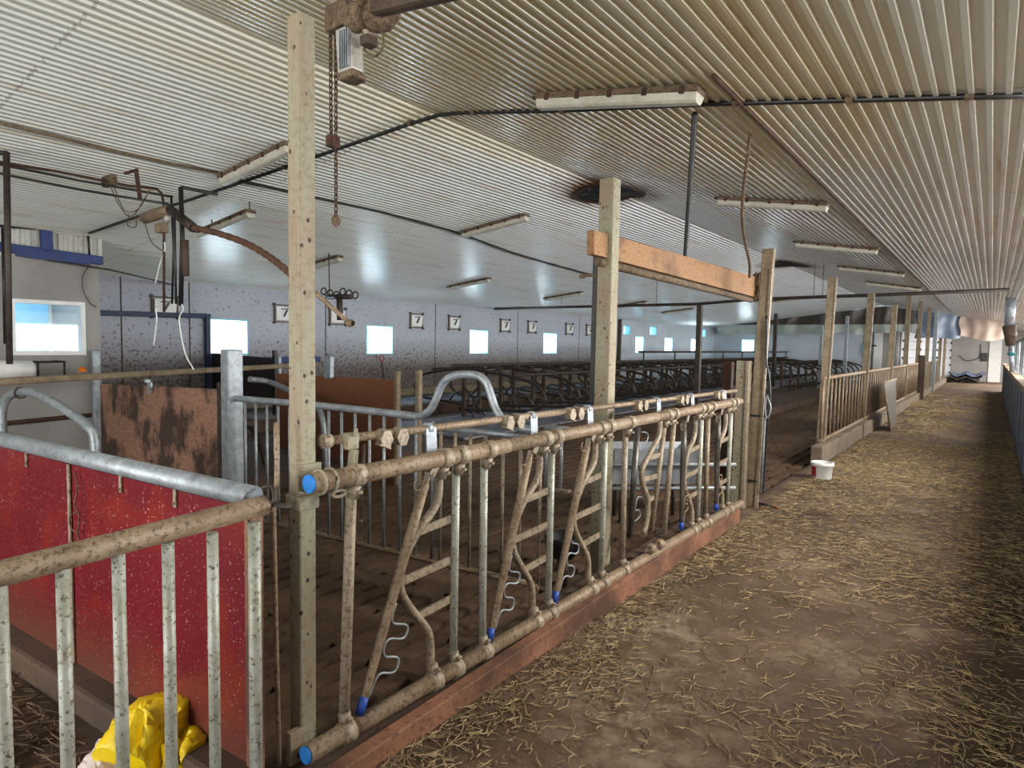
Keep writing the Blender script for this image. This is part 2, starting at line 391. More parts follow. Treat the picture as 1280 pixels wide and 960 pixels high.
WINY = [6.2, 10.09, 13.86, 17.62, 21.4]; WW, WZ0, WZ1 = .86, 1.27, 1.98
near_h = [(y, y+WW, WZ0, WZ1) for y in WINY]
far_h = [(24.5, 25.3, 1.27, 2.0), (27.5, 28.4, 1.27, 2.0), (30.7, 31.6, 1.27, 2.0), (23.4, 24.0, 2.02, 2.42), (25.9, 26.6, 2.06, 2.46), (31.9, 32.7, 2.1, 2.5)]
far_h.sort()
struct(wallX(MB(), -12.25, -12, 3.4, 23.0, -.1, 2.75, near_h), 'wall_left', 'wall')
struct(wallX(MB(), -12.25, -12, 23.0, 34.2, -.1, 2.75, far_h), 'wall_left', 'wall_clean')
wn = 0
def window(y0, y1, z0, z1, lamp=True, deep=.2):
    global wn; wn += 1
    m = MB(); x0, x1 = -12.26, -12.0; t = .03
    for a, b in (((x0, y0, z0), (x1, y0+t, z1)), ((x0, y1-t, z0), (x1, y1, z1)), ((x0, y0+t, z0), (x1, y1-t, z0+t)), ((x0, y0+t, z1-t), (x1, y1-t, z1))): m.box(a, b)
    f = struct(m, 'window_%d' % wn, 'casing')
    g = MB().box((-12.22, y0+t, z0+t), (-12.214, y1-t, z1-t)).build('pane', 'glass', f)
    if lamp:
        area('daylight_outside_window', (-12.5, (y0+y1)/2, (z0+z1)/2+.05), (y1-y0+.5, z1-z0+.5), (1, 0, .1), 62, (.82, .93, 1))
for y in WINY: window(y, y+WW, WZ0, WZ1)
for i, (a, b, c, d) in enumerate(far_h): window(a, b, c, d, c < 2)
for ti, u in enumerate((152, 237, 407, 544, 647, 724)):
    p = onX(u, 420, -12); struct(MB().box((-12.004, p.y-.012, .2), (-11.996, p.y+.012, 2.66)), 'trim_%d' % (ti+1), 'wood_dark')
struct(MB().box((-12.02, 22.9, 0), (-11.9, 23.05, 2.7)), 'trim_7', 'wood_dark')
# small side room nearer the camera, with its window
RW = -9.7
bw0, bw1 = onX(14, 444, RW), onX(106, 378, RW)
struct(wallX(MB(), RW-.16, RW, -5, 3.55, -.1, 2.56, [(bw0.y, bw1.y, bw0.z, bw1.z)]), 'wall_side_room', 'wall_grey')
m = MB(); y = -1.
while y < 3.53:                                   # profiled sheet above the concrete
    vs = []; 
    for dy, dx in ((0, 0), (.05, 0), (.06, .022), (.105, .022), (.115, 0)): vs += [(RW-.02+dx, y+dy, 2.56), (RW-.02+dx, y+dy, 2.93)]
    m.add(vs, [(2*i, 2*i+2, 2*i+3, 2*i+1) for i in range(4)]); y += .115
struct(m, 'wall_side_room', 'corr_wall')
struct(MB().box((-12.1, 3.40, -.1), (RW-.16, 3.55, 2.9)), 'wall_side_room', 'wall_grey')
struct(MB().box((-11.2, .5, 0), (-11.1, 3.4, 2.8)), 'wall_side_room', m_bluewin())
area('lamp_in_side_room', (-10.2, 2.9, 2.5), (.5, 1.2), (-.9, 0, -.6), 12, (.72, .88, 1))
m = MB(); y0, y1, z0, z1 = bw0.y, bw1.y, bw0.z, bw1.z; t = .05
for a, b in (((RW-.1, y0, z0), (RW+.012, y0+t, z1)), ((RW-.1, y1-t, z0), (RW+.012, y1, z1)), ((RW-.1, y0+t, z0), (RW+.012, y1-t, z0+t)), ((RW-.1, y0+t, z1-t), (RW+.012, y1-t, z1))): m.box(a, b)
wn += 1; f = struct(m, 'window_%d' % wn, 'white_plastic')
MB().box((RW-.05, y0+t, z0+t), (RW-.044, y1-t, z1-t)).build('pane', 'glass', f)
MB().box((RW-.09, y0+.43, z0+t), (RW-.07, y0+.46, z1-t)).build('mullion', 'white_plastic', f)
# back walls
eh0, eh1 = onY(926, 440, 34.0), onY(944, 424, 34.0)
struct(wallY(MB(), 34, 34.2, -12.2, -4.9, -.1, 3.4, [(eh0.x, eh1.x, eh0.z, eh1.z)]), 'wall_back', 'wall_clean')
wn += 1; m = MB(); t = .05
for a, b in (((eh0.x, 33.98, eh0.z), (eh0.x+t, 34.2, eh1.z)), ((eh1.x-t, 33.98, eh0.z), (eh1.x, 34.2, eh1.z)), ((eh0.x+t, 33.98, eh0.z), (eh1.x-t, 34.2, eh0.z+t)), ((eh0.x+t, 33.98, eh1.z-t), (eh1.x-t, 34.2, eh1.z))): m.box(a, b)
f = struct(m, 'window_%d' % wn, 'casing'); MB().box((eh0.x+t, 34.1, eh0.z+t), (eh1.x-t, 34.11, eh1.z-t)).build('pane', 'glass', f)
area('daylight_outside_end_window', ((eh0.x+eh1.x)/2, 34.5, (eh0.z+eh1.z)/2), (1.2, 1.1), (0, -1, -.1), 70, (.85, .95, 1))
# wall with the white door and the oval light, then the sectional door wall running on to the far end
struct(wallY(MB(), 34, 34.15, -4.9, -3.45, -.1, 3.5, []), 'wall_back', 'wall_grey')
da, db = onY(1091, 460, 34), onY(1104, 416, 34)
f = struct(MB().box((da.x, 33.94, 0), (db.x, 34, db.z)), 'door_1', 'door_white', bevel=.01)
q0, q1 = onY(1091.6, 428, 33.93), onY(1094.4, 419, 33.93)
MB().box((q0.x, 33.925, q0.z), (q1.x, 33.94, q1.z)).build('pane', 'glass', f)
MB().box((q0.x-.06, 33.87, q0.z-.18), (q0.x+.14, 33.94, q0.z-.12)).build('door_handle', 'black', f)
oc = onY(1083, 436, 33.98)
wn += 1; f = struct(MB().lathe((oc.x, 33.93, oc.z), [(0, 0), (.17, 0), (.19, .03), (.19, .07)], 24, 'Y'), 'window_%d' % wn, 'casing')
for v in f.data.vertices: v.co.z = oc.z+(v.co.z-oc.z)*2.0
SWA, SWB = Vector((-3.45, 34.1, 0)), Vector((-1.78, 42.3, 0))
def along(t, off=0):
    d = (SWB-SWA).normalized(); nrm = Vector((d.y, -d.x, 0)); return SWA+(SWB-SWA)*t+nrm*off
m = MB(); m.bar(along(-.02, -.1)+Vector((0, 0, 1.6)), along(1.0, -.1)+Vector((0, 0, 1.6)), .16, 3.6); struct(m, 'wall_side', 'wall_grey')
f = None
for k in range(6):
    z = .05+k*.4; m = MB().bar(along(.03, .03)+Vector((0, 0, z+.19)), along(.97, .03)+Vector((0, 0, z+.19)), .05, .385)
    o = struct(m, 'door_2' if f is None else 'panel', 'mdoor', f, **({'bevel': .008}))
    if f is None: f = o; o['kind'] = 'structure'
for k in range(1, 6):
    for t in (.05, .34, .66, .95): MB().bar(along(t, .07)+Vector((0, 0, .05+k*.4-.06)), along(t, .07)+Vector((0, 0, .05+k*.4+.06)), .07, .1, (1, 0, 0)).build('hinge', 'black', f)
struct(wallY(MB(), 42.3, 42.45, -2.2, 5.3, -.1, 3.6, []), 'wall_back', 'wall_grey')
ea, eb = onY(1234.5, 470, 42.2), onY(1253, 426, 42.2)
f = struct(MB().box((ea.x, 42.2, 0), (eb.x, 42.3, eb.z+.3)), 'door_3', 'door_white', bevel=.01)
bx = onY(1231, 446, 42.2)
tag(MB().box((bx.x-.15, 42.1, bx.z-.22), (bx.x+.12, 42.3, bx.z+.2)).build('switch_box', 'black', bevel=.02), 'small black control box on the grey end wall beside the white door', 'switch box')
cb = MB().tube(smoothpath([onY(1199, 444, 42.2), onY(1206, 450, 42.2), onY(1216, 450, 42.2), onY(1225, 445, 42.2), onY(1226, 430, 42.2)]), .02, 6)
tag(cb.build('cable', 'black'), 'black cable drooping across the grey wall at the far end', 'cable')
# right wall with a long open side, front wall with the doorway behind the camera
struct(MB().box((5.3, -5, -.1), (5.5, 42.4, .9)).box((5.3, -5, 2.0), (5.5, 42.4, 2.6)), 'wall_right', 'wall_grey')
struct(MB().box((-12.2, -5.2, -.1), (-4.9, -5, 3.8)).box((-4.9, -5.2, 3.3), (-.7, -5, 3.8)).box((-.7, -5.2, -.1), (5.5, -5, 3.8)), 'wall_front', 'wall_grey')

# floors
def grid(x0, x1, y0, y1, z, nx, ny, amp=0.):
    vs = []; 
    for j in range(ny+1):
        for i in range(nx+1):
            x = x0+(x1-x0)*i/nx; yy = y0+(y1-y0)*j/ny
            vs.append((x, yy, z+amp*(math.sin(x*5.1+yy*1.7)*.5+math.sin(x*2.3-yy*3.1+1)*.5)))
    return MB().add(vs, [(j*(nx+1)+i, j*(nx+1)+i+1, (j+1)*(nx+1)+i+1, (j+1)*(nx+1)+i) for j in range(ny) for i in range(nx)], True)
struct(grid(-1.88, 5.4, -5, 42.4, 0, 40, 200, .006), 'floor', 'floor')
struct(grid(-9.75, -1.95, -5, 1.22, -.03, 30, 30, .006), 'floor', 'brown_flat')
struct(MB().box((-12.1, -5, -.6), (-1.88, 42.4, -.5)), 'floor', 'pit')
struct(MB().box((-1.93, 1.2, -.5), (-1.86, 42.4, -.004)), 'floor', 'brown_flat')
m = MB(); X0, X1, YA, YB = -6.2, -1.94, 1.22, 34.; pitch = .15; k = 0; x = X0
while x < X1-.05:                                  # slats run lengthways; staggered bridges leave slots between them
    m.box((x, YA, -.2), (x+.10, YB, -.05)); yy = YA+(k % 2)*.45
    while yy < YB-.1: m.box((x+.10, yy, -.2), (x+pitch, min(yy+.12, YB), -.052)); yy += .9
    x += pitch; k += 1
struct(m, 'floor', 'slat')
struct(MB().box((-10.2, 3.55, -.3), (-8.45, 34, -.05)), 'floor', 'brown_flat')       # rear alley
struct(MB().box((-8.45, 3.55, -.3), (-6.2, 34, .12)), 'floor', 'brown_flat')
struct(MB().box((-12.0, 3.55, -.3), (-10.2, 34, .18)), 'floor', 'brown_flat')
struct(MB().box((-9.7, 1.22, -.3), (-6.2, 3.55, -.05)), 'floor', 'brown_flat')
struct(MB().box((-6.2, 15.0, -.05), (-4.25, 34, .13)), 'floor', 'brown_flat')       # raised crossing beside the alley
tag(MB().box((-8.4, 7.2, .12), (-6.3, 33.5, .16)).build('lying_mat', 'mat_white', bevel=.01), 'long pale limed mat under the middle row of curved cubicle dividers', 'mat', 'long lying mats')
tag(MB().box((-11.95, 8.2, .18), (-10.3, 33.5, .22)).build('lying_mat', 'mat_white', bevel=.01), 'long pale limed mat along the foot of the window wall', 'mat', 'long lying mats')
# ================================================================== near feed fence
FA, FB = (-1.93, 1.41), (-1.80, 5.87)
def fp(u, v): return onV(u, v, FA, FB)
def fs(s, z, off=0.): return Vector((-1.93+(s-1.41)*.02915+off, s, z))
kb = MB()
kz = lambda s: .075+(s-1.4)*.021
kb.add([(-1.765+(s-1.4)*.0, s, z) for s, z in ((1.2, -.02), (5.86, -.02), (5.86, kz(5.86)+.015), (1.2, kz(1.2)))] +
       [(-1.83, s, z) for s, z in ((1.2, -.02), (5.86, -.02), (5.86, kz(5.86)+.015), (1.2, kz(1.2)))],
       [(0, 1, 2, 3), (7, 6, 5, 4), (0, 4, 5, 1), (1, 5, 6, 2), (2, 6, 7, 3), (3, 7, 4, 0)])
tag(kb.build('kerb_board', 'kerb_wood', bevel=.006), 'red-brown worn kerb board along the foot of the headlock feed fence', 'kerb board')
tag(MB().add([(-1.831, 1.2, -.02), (-1.831, 5.86, -.02), (-1.831, 5.86, kz(5.86)-.02), (-1.831, 1.2, kz(1.2)-.03), (-2.02, 1.2, -.02), (-2.02, 5.86, -.02), (-2.02, 5.86, kz(5.86)-.02), (-2.02, 1.2, kz(1.2)-.03)],
       [(0, 1, 2, 3), (7, 6, 5, 4), (0, 4, 5, 1), (1, 5, 6, 2), (2, 6, 7, 3), (3, 7, 4, 0)]).build('kerb_ledge', 'brown_flat', bevel=.005), 'dark muddy ledge behind the red-brown kerb board under the feed fence', 'ledge')

fence = thing('feed_fence', 'tan and white tubular headlock feed fence with slanting yoke bars and blue end caps', 'feed fence', (-1.87, 3.6, 0))
a, b = fs(1.34, 1.095, .045), fs(5.70, 1.125, .045); a2, b2 = fs(1.33, .105, .035), fs(5.85, .175, .035)
top = MB().tube([a, a.lerp(b, .25)], .036, 16).tube([a.lerp(b, .25), a.lerp(b, .62)], .0345, 16).tube([a.lerp(b, .62), b], .033, 16).build('top_rail', 'cream2', fence)
bot = MB().tube([a2, b2], .036, 16).build('bottom_rail', 'cream2', fence)
def zt(s): return a.z+(b.z-a.z)*(s-a.y)/(b.y-a.y)
def zb(s): return a2.z+(b2.z-a2.z)*(s-a2.y)/(b2.y-a2.y)
MB().tube([a+Vector((0, -.012, 0)), a+Vector((0, .003, 0))], .033, 16).build('end_cap', 'blue_cap', top)['label'] = 'blue plastic end cap'
MB().tube([a2+Vector((0, -.012, 0)), a2+Vector((0, .003, 0))], .031, 16).build('end_cap', 'blue_cap', bot)['label'] = 'blue plastic end cap'
def collar(s, parent, tp=True):
    z = zt(s) if tp else zb(s); o = .045 if tp else .035
    m = MB().tube([fs(s-.026, z, o), fs(s+.026, z, o)], .042, 16)
    m.tube([fs(s, z-(.035 if tp else -.035), o), fs(s, z-(.085 if tp else -.075), o*.6)], .024, 12)
    m.lathe(fs(s, z-(.062 if tp else -.062), o+.02), [(0, .012), (.008, .012), (.008, 0)], 8, 'X')
    return m.build('clamp', 'cream', parent)
def post(su, sl, mat='white_tube', r=.0185, low=True, zl=None):
    p = MB().tube([fs(su, zt(su)-.02, .02), fs(sl, (zb(sl)+.01) if zl is None else zl, .02)], r, 12).build('upright_bar', mat, fence)
    collar(su, top)
    if low: collar(sl, bot, False)
    return p
post(1.535, 1.50, 'cream', .021); post(2.295, 2.30); post(3.665, 3.67, 'cream'); post(5.04, 5.06, 'cream')
def rung(m, p, q, w=.036): m.bar(p, q, .010, w)
def station(sv, top_s, swing, kind, loose=False, spring=True):
    """sv upright position, swing=(s_top,z_top,s_bottom,z_bottom), neck bar bulging towards the swing bar"""
    d = sv-2.105
    if not loose: post(sv, sv-.005)
    v = fs
    neck = [(2.003, 1.06), (2.004, .93), (1.965, .865), (1.885, .80), (1.80, .69), (1.782, .62), (1.80, .54), (1.87, .44), (1.94, .35), (1.962, .28), (1.966, .12)]
    off = {0: .012, 1: .012}.get(kind, .012)
    if not loose:
        pts = smoothpath([v(s+d+((.035 if z < .7 else 0) if kind else 0), z if z > .2 else zb(s+d)+.02, off) for s, z in neck], 4)
        nb = MB().tube(pts, .0185, 12).build('neck_bar', 'cream', fence); collar(2.003+d, top); collar(1.966+d, bot, False)
        for z, s0 in ((.80, 1.895), (.61, 1.80), (.43, 1.885)):
            MB().bar(v(s0+d, z-.005, off), v(sv, z+.012, off), .010, .034).build('rung', 'cream', fence)
    s0, z0, s1, z1 = swing
    f = lambda t: v(s0+(s1-s0)*t, z0+(z1-z0)*t, .03+.0*t)
    sw = MB().tube([f(0), f(.25), f(.5), f(.9), f(1)], [.0195, .0215, .021, .018, .017], 12).build('yoke_bar', 'worn_dark' if kind == 2 else 'cream2', fence)
    MB().tube([f(.955), f(1.03)], .0185, 12).build('rubber_tip', 'blue_tip', sw)['label'] = 'blue rubber tip'
    cl = MB()                                         # forked arm that hooks the yoke bar on the top rail
    p = f(0); dr = (f(0)-f(1)).normalized(); tp = p+dr*.10
    cl.bar(p-dr*.02, p+dr*.05, .008, .03, (1, 0, 0)); cl.bar(p+dr*.04+Vector((.022, 0, 0)), tp+Vector((.03, .02, 0.01)), .034, .008, (1, 0, 0))
    cl.tube([tp+Vector((0, .02, 0)), tp+Vector((.045, .02, 0))], .009, 8)
    cl.build('hook_arm', 'cream', sw)
    ring = [p+Vector((.0, -.04, .005))+Vector((0, .025*math.cos(t), .028*math.sin(t))) for t in [math.pi*k/6 for k in range(4, 12)]]
    MB().tube(ring, .004, 6).build('latch_hook', 'cream2', sw)
    if spring:
        e = .125 if kind != 2 else .085
        dv = (f(1)-f(0)).normalized(); pv = Vector((0, -dv.z, dv.y)); pv = -pv if pv.y < 0 else pv
        sp = [f(t)+pv*o+Vector((.012, 0, 0)) for t, o in ((.55, .016), (.60, .014), (.625, .02), (.64, .04), (.64, e*.8), (.655, e), (.69, e), (.705, e*.8), (.705, .045), (.72, .022), (.75, .018), (.775, .03), (.785, .05), (.785, e*.8), (.80, e), (.84, e), (.855, e*.8), (.855, .045), (.875, .025), (.92, .016), (.955, .012))]
        MB().tube(smoothpath(sp, 3), .0052, 8).build('spring_wire', 'galv' if kind != 2 else 'cream2', sw)
station(2.105, 0, (1.905, 1.0, 1.575, .17), 0)
station(2.85, 0, (2.63, 1.005, 2.345, .18), 0)
station(3.41, 0, (3.19, 1.01, 2.895, .20), 0)
station(4.905, 0, (4.55, 1.0, 4.565, .24), 2)
station(5.56, 0, (5.24, 1.0, 5.265, .25), 2)
# fourth yoke: both bars have come off the bottom rail and lean
def loosebar(p0, p1, name='upright_bar', mat='cream', r=.0185):
    MB().tube([Vector(p0), Vector(p1)], r, 12).build(name, mat, fence)
q = [fp(*c) for c in ((822, 524), (820, 545), (808, 568), (799, 587), (800, 605), (806, 622), (806, 645), (801, 667))]
MB().tube(smoothpath([c+Vector((.02, 0, 0)) for c in q], 4), .0185, 12).build('neck_bar', 'cream', fence)
loosebar(fp(832, 520), fp(814, 664)); loosebar(fp(838, 520)+Vector((.03, 0, 0)), fp(825, 668)+Vector((.03, 0, 0)))
for (u0, v0, u1, v1) in ((812, 572, 826, 568), (800, 600, 821, 595), (805, 627, 817, 622)): MB().bar(fp(u0, v0), fp(u1, v1), .01, .034).build('rung', 'cream', fence)
p0, p1 = fp(797, 534), fp(787, 672); loosebar(p0, p1, 'yoke_bar', 'worn_dark', .02)
MB().tube(smoothpath([fp(*c) for c in ((802, 540), (808, 541), (810, 547), (803, 560), (799, 563))], 4), .004, 6).build('spring_wire', 'galv', fence)
MB().tube(smoothpath([fp(*c) for c in ((797, 612), (803, 611), (806, 615), (803, 621), (797, 622), (794, 638), (798, 637), (800, 645), (793, 652))], 4), .0045, 6).build('spring_wire', 'galv', fence)
for s in (4.22, 4.33): collar(s, top)
for s in (4.02, 4.16):
    m = MB(); c = fs(s, .20, .045)
    m.lathe(c, [(.030, -.03), (.036, -.03), (.036, .03), (.030, .03), (.030, -.03)], 16, 'Y'); m.build('loose_clamp', 'cream2', fence)
# locking bar along the top with its brackets and release levers
lz = lambda s: 1.225-(s-1.48)*.004
lb = MB().tube([fs(1.47, lz(1.47), -.03), fs(3.0, lz(3), -.03)], .0175, 12).tube([fs(3.0, lz(3), -.03), fs(5.80, lz(5.8), -.03)], .016, 12).build('locking_bar', 'cream2', fence)
MB().tube([fs(1.44, lz(1.47), -.03), fs(1.475, lz(1.47), -.03)], .026, 16).build('bar_end', 'cream', lb)
for u in (541, 669, 739, 824, 866, 906):
    s = fp(u, 530).y; m = MB()
    m.bar(fs(s, zt(s)-.03, .0), fs(s, lz(s)+.005, -.012), .006, .062, (0, 1, 0)); m.tube([fs(s-.014, lz(s), -.03), fs(s+.014, lz(s), -.03)], .026, 14)
    m.build('bracket', 'galv', fence)
for u in (488, 640, 717, 800, 852, 897):
    s = fp(u, 530).y; m = MB()
    for o, w_ in ((-.03, .05), (.055, .05)):
        c = fs(s+o, lz(s)-.01, -.01); hexa = [c+Vector((.028, .034*math.cos(t)+.0, .040*math.sin(t)-.006)) for t in [math.pi*k/3 for k in range(6)]]
        m.prism(hexa, (-.05, .008, .006))
    m.bar(fs(s-.075, lz(s)-.03, .01), fs(s-.02, lz(s)-.052, .01), .04, .008)
    m.build('release_lever', 'cream', lb, bevel=.003)
m = MB().bar(fs(1.545, 1.25, 0), fs(1.545, 1.19, 0), .05, .035).bar(fs(1.545, 1.19, .02), fs(1.545, 1.05, .0), .035, .02, (0, 1, 0)).tube([fs(1.545, 1.24, .03), fs(1.545, 1.27, .03)], .008, 8)
m.build('lock_bracket', 'rub_post', fence)
MB().tube([fs(1.57, 1.21, .05), fs(1.535, .93, .07)], .0055, 8).lathe(fs(1.535, .925, .07), [(0, -.01), (.01, -.005), (.01, .005), (0, .012)], 10).build('release_rod', 'steel_dark', fence)
m = MB(); c = fs(1.47, 1.035, .03); m.tube([c+Vector((.0, .03*math.cos(t), .012*math.sin(t))) for t in [2*math.pi*k/12 for k in range(12)]], .007, 6, closed=True).tube([c+Vector((0, .03, 0)), c+Vector((0, .08, .005))], .008, 8)
m.build('rope_ring', 'rub_post', fence)
# near square post carrying the fence
np_ = thing('square_post', 'tall mossy white square post nearest the camera with blue capped rails clamped to it', 'post', (-2.0, 1.385, -.02))
MB().box((-2.035, 1.35, -.02), (-1.965, 1.42, 2.73)).build('shaft', 'rub_post', np_, bevel=.008)
m = MB().box((-2.044, 1.341, .98), (-1.956, 1.429, 1.035)); m.build('collar', 'rub_post', np_, bevel=.006)
m = MB().box((-1.972, 1.335, 1.04), (-1.955, 1.435, 1.15))
for z in (1.052, 1.138): m.tube([(-1.965, 1.34, z), (-1.925, 1.345, z)], .006, 8)
m.tube([fs(1.375, zt(1.37), .045)+Vector((.043*math.cos(t), 0, .043*math.sin(t))) for t in [2*math.pi*k/16 for k in range(16)]], .006, 6, closed=True)
m.tube([fs(1.42, zt(1.37), .045)+Vector((.043*math.cos(t), 0, .043*math.sin(t))) for t in [2*math.pi*k/16 for k in range(16)]], .006, 6, closed=True)
m.build('rail_clamp', 'rub_post', np_)
m = MB().box((-1.985, 1.30, .045), (-1.955, 1.40, .17)).box((-2.03, 1.33, .0), (-1.93, 1.44, .02)); m.build('foot_bracket', 'rub_post', np_, bevel=.004)

# ================================================================== railing and red gate at the left
rail = thing('railing', 'galvanised upright-bar railing with a muddy top tube at the lower left', 'railing', (-1.96, .6, -.03))
ra, rb_ = fp(332, 631), Vector((-2.0, -.6, 1.0))
rt = MB().tube([ra+Vector((0, 0, 0)), Vector((-1.957, .48, 1.0)), rb_], .034, 16).build('top_tube', 'cream2', rail)
MB().tube([ra, ra+Vector((0, .006, 0))], .028, 16).build('end_plug', 'rubber', rt)
for i in range(13):
    u = 1.014-.1345*(i); s = u if i else 1.014
    if s < -.55: break
    MB().tube([fs(s, .985, 0), fs(s, .0, 0)], .0175, 12).build('upright_bar', 'white_tube', rail)
MB().tube([fs(1.155, .99, 0), fs(1.155, -.03, 0)], .021, 12).build('upright_bar', 'white_tube', rail)
MB().tube([fs(1.155, .03, 0), fs(-.6, .03, 0)], .02, 12).build('bottom_tube', 'white_tube', rail)
ga, gb = Vector((-1.99, 1.185, 1.06)), Vector((-4.75, .955, 1.06)); gd = (gb-ga).normalized(); gn = Vector((gd.y, -gd.x, 0))
if gn.y > 0: gn = -gn
gate = thing('red_gate', 'dark red panel gate under a thick galvanised tube beside the muddy railing', 'gate', (-3.3, 1.07, .0))
def g(t, z, o=0): return Vector((ga.x, ga.y, 0))+gd*t+gn*o+Vector((0, 0, z))
MB().tube([ga, gb], .038, 18).build('top_tube', 'galv', gate)
MB().bar(g(.0, .55), g(2.7, .55), .014, .94).build('panel', 'redpanel', gate)
for t in (.46, .86, 1.75, 2.35): MB().bar(g(t, 1.03, .012), g(t, .955, .012), .022, .005, (0, 1, 0)).lathe(g(t, .97, .016), [(.006, -.004), (.006, 0), (0, 0)], 8, 'Y').build('strap', 'cream', gate)
MB().bar(g(1.31, 1.02, .014), g(1.31, .06, .014), .028, .006, (0, 1, 0)).build('strip', 'cream', gate)
MB().bar(g(-.015, 1.0, 0), g(-.015, 0, 0), .03, .03, (0, 1, 0)).bar(g(.02, 1.0, .012), g(.02, 0, .012), .02, .01, (0, 1, 0)).build('end_channel', 'kerb_wood', gate)
MB().tube(smoothpath([ga+Vector((.02, .02, .03)), ga+Vector((.06, .03, .04)), ga+Vector((.09, .02, .0)), ga+Vector((.05, .01, -.03))], 4), .007, 6).bar(ga+Vector((.03, .02, -.02)), ga+Vector((.13, .05, -.02)), .03, .008).build('hinge', 'steel_dark', gate)
tag(MB().bar(g(-.05, .035, .05), g(2.75, .035, .05), .13, .13).build('low_kerb', 'brown_flat', bevel=.02), 'low muddy concrete kerb under the dark red gate', 'kerb')
tw = [g(1.22, 1.0, .03), g(1.19, .93, .03), g(1.21, .86, .035), g(1.18, .8, .03), g(1.2, .72, .03), g(1.17, .65, .03)]
tag(MB().tube(smoothpath(tw, 5), .003, 5).tube(smoothpath([g(1.21, .82, .03), g(1.27, .79, .03), g(1.26, .74, .03), g(1.2, .73, .03)], 4), .0025, 5).build('twine', 'rope'), 'frayed twine hanging down the dark red gate', 'twine')
# drop rod between the gate and the square post
p0, p1, p2, p3 = onY(346, 528, 1.26), onY(346, 600, 1.26), onY(342, 640, 1.26), onY(350, 952, 1.26)
m = MB().tube([p0, p1, p2, p2.lerp(p3, .5)+Vector((-.004, 0, 0)), Vector((p3.x, p3.y, -.03))], [.0085, .0085, .0085, .0085, .008], 8)
dr = thing('drop_rod', 'slim rusty drop rod with a flat handle between the red gate and the square post', 'drop rod', (p3.x, p3.y, -.03))
m.build('rod', 'cream2', dr); MB().bar(p0+Vector((-.004, 0, -.005)), p0+Vector((-.004, 0, -.11)), .02, .012, (0, 1, 0)).build('handle', 'cream', dr, bevel=.005)

# ---- yellow sack on the straw
sk = thing('plastic_sack', 'crumpled yellow plastic sack with a white end lying against the red gate', 'sack', (-2.35, .85, -.03))
def crumple(pts, segs, rad, seed, amp=.35, squash=1., n=26):
    rnd = random.Random(seed); ph = [rnd.uniform(0, 6.28) for _ in range(12)]; c = smoothpath(pts, segs); m = MB(); N = len(c)
    for i, p in enumerate(c):
        t = i/(N-1); r0 = rad(t); tang = (c[min(i+1, N-1)]-c[max(i-1, 0)]).normalized(); u = tang.cross(Vector((0, 0, 1))).normalized(); w_ = u.cross(tang)
        for j in range(n):
            a_ = 2*math.pi*j/n
            r = r0*(1+amp*(.35*math.sin(3*a_+ph[0]+t*9)+.25*math.sin(5*a_-ph[1]+t*17)+.2*abs(math.sin(4*a_+ph[2]-t*14))+.15*math.sin(9*a_+ph[3]+t*31)))
            q = p+u*(r*math.cos(a_))+w_*(r*math.sin(a_)*squash); q.z = max(q.z, -.03); m.v.append(q)
    for i in range(N-1):
        for j in range(n): m.f.append((i*n+j, i*n+(j+1) % n, (i+1)*n+(j+1) % n, (i+1)*n+j)); m.sm.append(j % 3 != 0)
    m.f.append(tuple(range(n))[::-1]); m.sm.append(False); m.f.append(tuple((N-1)*n+j for j in range(n))); m.sm.append(False); return m
sc = onZ(195, 925, .1)
def sp_(u, v, z): return onZ(u, v, z)
crumple([sp_(150, 965, .06), sp_(178, 925, .09), sp_(200, 915, .10), sp_(216, 930, .07)], 7, lambda t: .045+.085*math.sin(math.pi*(.2+.65*t)), 3, .45, 1.0).build('body', 'yellow', sk)
crumple([sp_(205, 958, .03), sp_(228, 948, .04), sp_(246, 955, .04)], 7, lambda t: .04+.05*math.sin(math.pi*(.2+.6*t)), 8, .5).build('neck', 'yellow', sk)
crumple([sp_(118, 985, .03), sp_(133, 965, .04), sp_(150, 948, .05)], 6, lambda t: .065+.03*t, 5, .3).build('open_end', 'sack_white', sk)
crumple([sp_(236, 958, .055), sp_(247, 950, .055), sp_(252, 948, .05)], 4, lambda t: .034, 9, .3).build('red_print', 'red', sk)
# ================================================================== pens behind
P0, P1 = Vector((-4.87, 2.72, 0)), Vector((-2.0, 3.05, 0))
def gp(u, v): return onV(u, v, (P0.x, P0.y), (P1.x, P1.y))
tag(MB().box((-4.94, 2.66, -.05), (-4.82, 2.79, zat(437, -4.87, 2.72))).build('steel_post', 'galv', bevel=.012), 'broad galvanised square post at the hinge end of the arched gate', 'post')
ag = thing('arched_gate', 'silver barred gate whose top tube rises into a tall arch', 'gate', (-3.4, 2.88, .1))
tt = [(294, 498), (400, 507), (500, 518), (524, 520), (537, 513), (545, 499), (552, 482), (562, 472), (580, 468), (598, 470), (608, 479), (614, 495), (621, 514), (634, 529), (652, 535), (668, 538)]
MB().tube(smoothpath([gp(*c) for c in tt], 4), .025, 14).build('arched_tube', 'galv', ag)
MB().tube([gp(549, 535), gp(678, 548)], .017, 12).build('lower_tube', 'galv', ag)
g0, g1 = gp(298, 650), gp(676, 700)
def onrail(u):  # z of top tube over bar
    return 1.09
zbot = .17
MB().tube([Vector((gp(298, 600).x, gp(298, 600).y, zbot)), Vector((gp(676, 600).x, gp(676, 600).y, zbot))], .018, 10).build('bottom_tube', 'cream2', ag)
for u in (307, 320, 334, 348, 362, 411, 427, 444, 462, 480, 500, 520, 541, 551, 569, 588, 607, 629, 651, 676):
    p = gp(u, 560); zt_ = 1.09 if u < 545 else 1.03
    MB().tube([(p.x, p.y, zbot), (p.x, p.y, zt_)], .0105, 8).build('upright_bar', 'galv' if u < 545 else 'cream', ag)
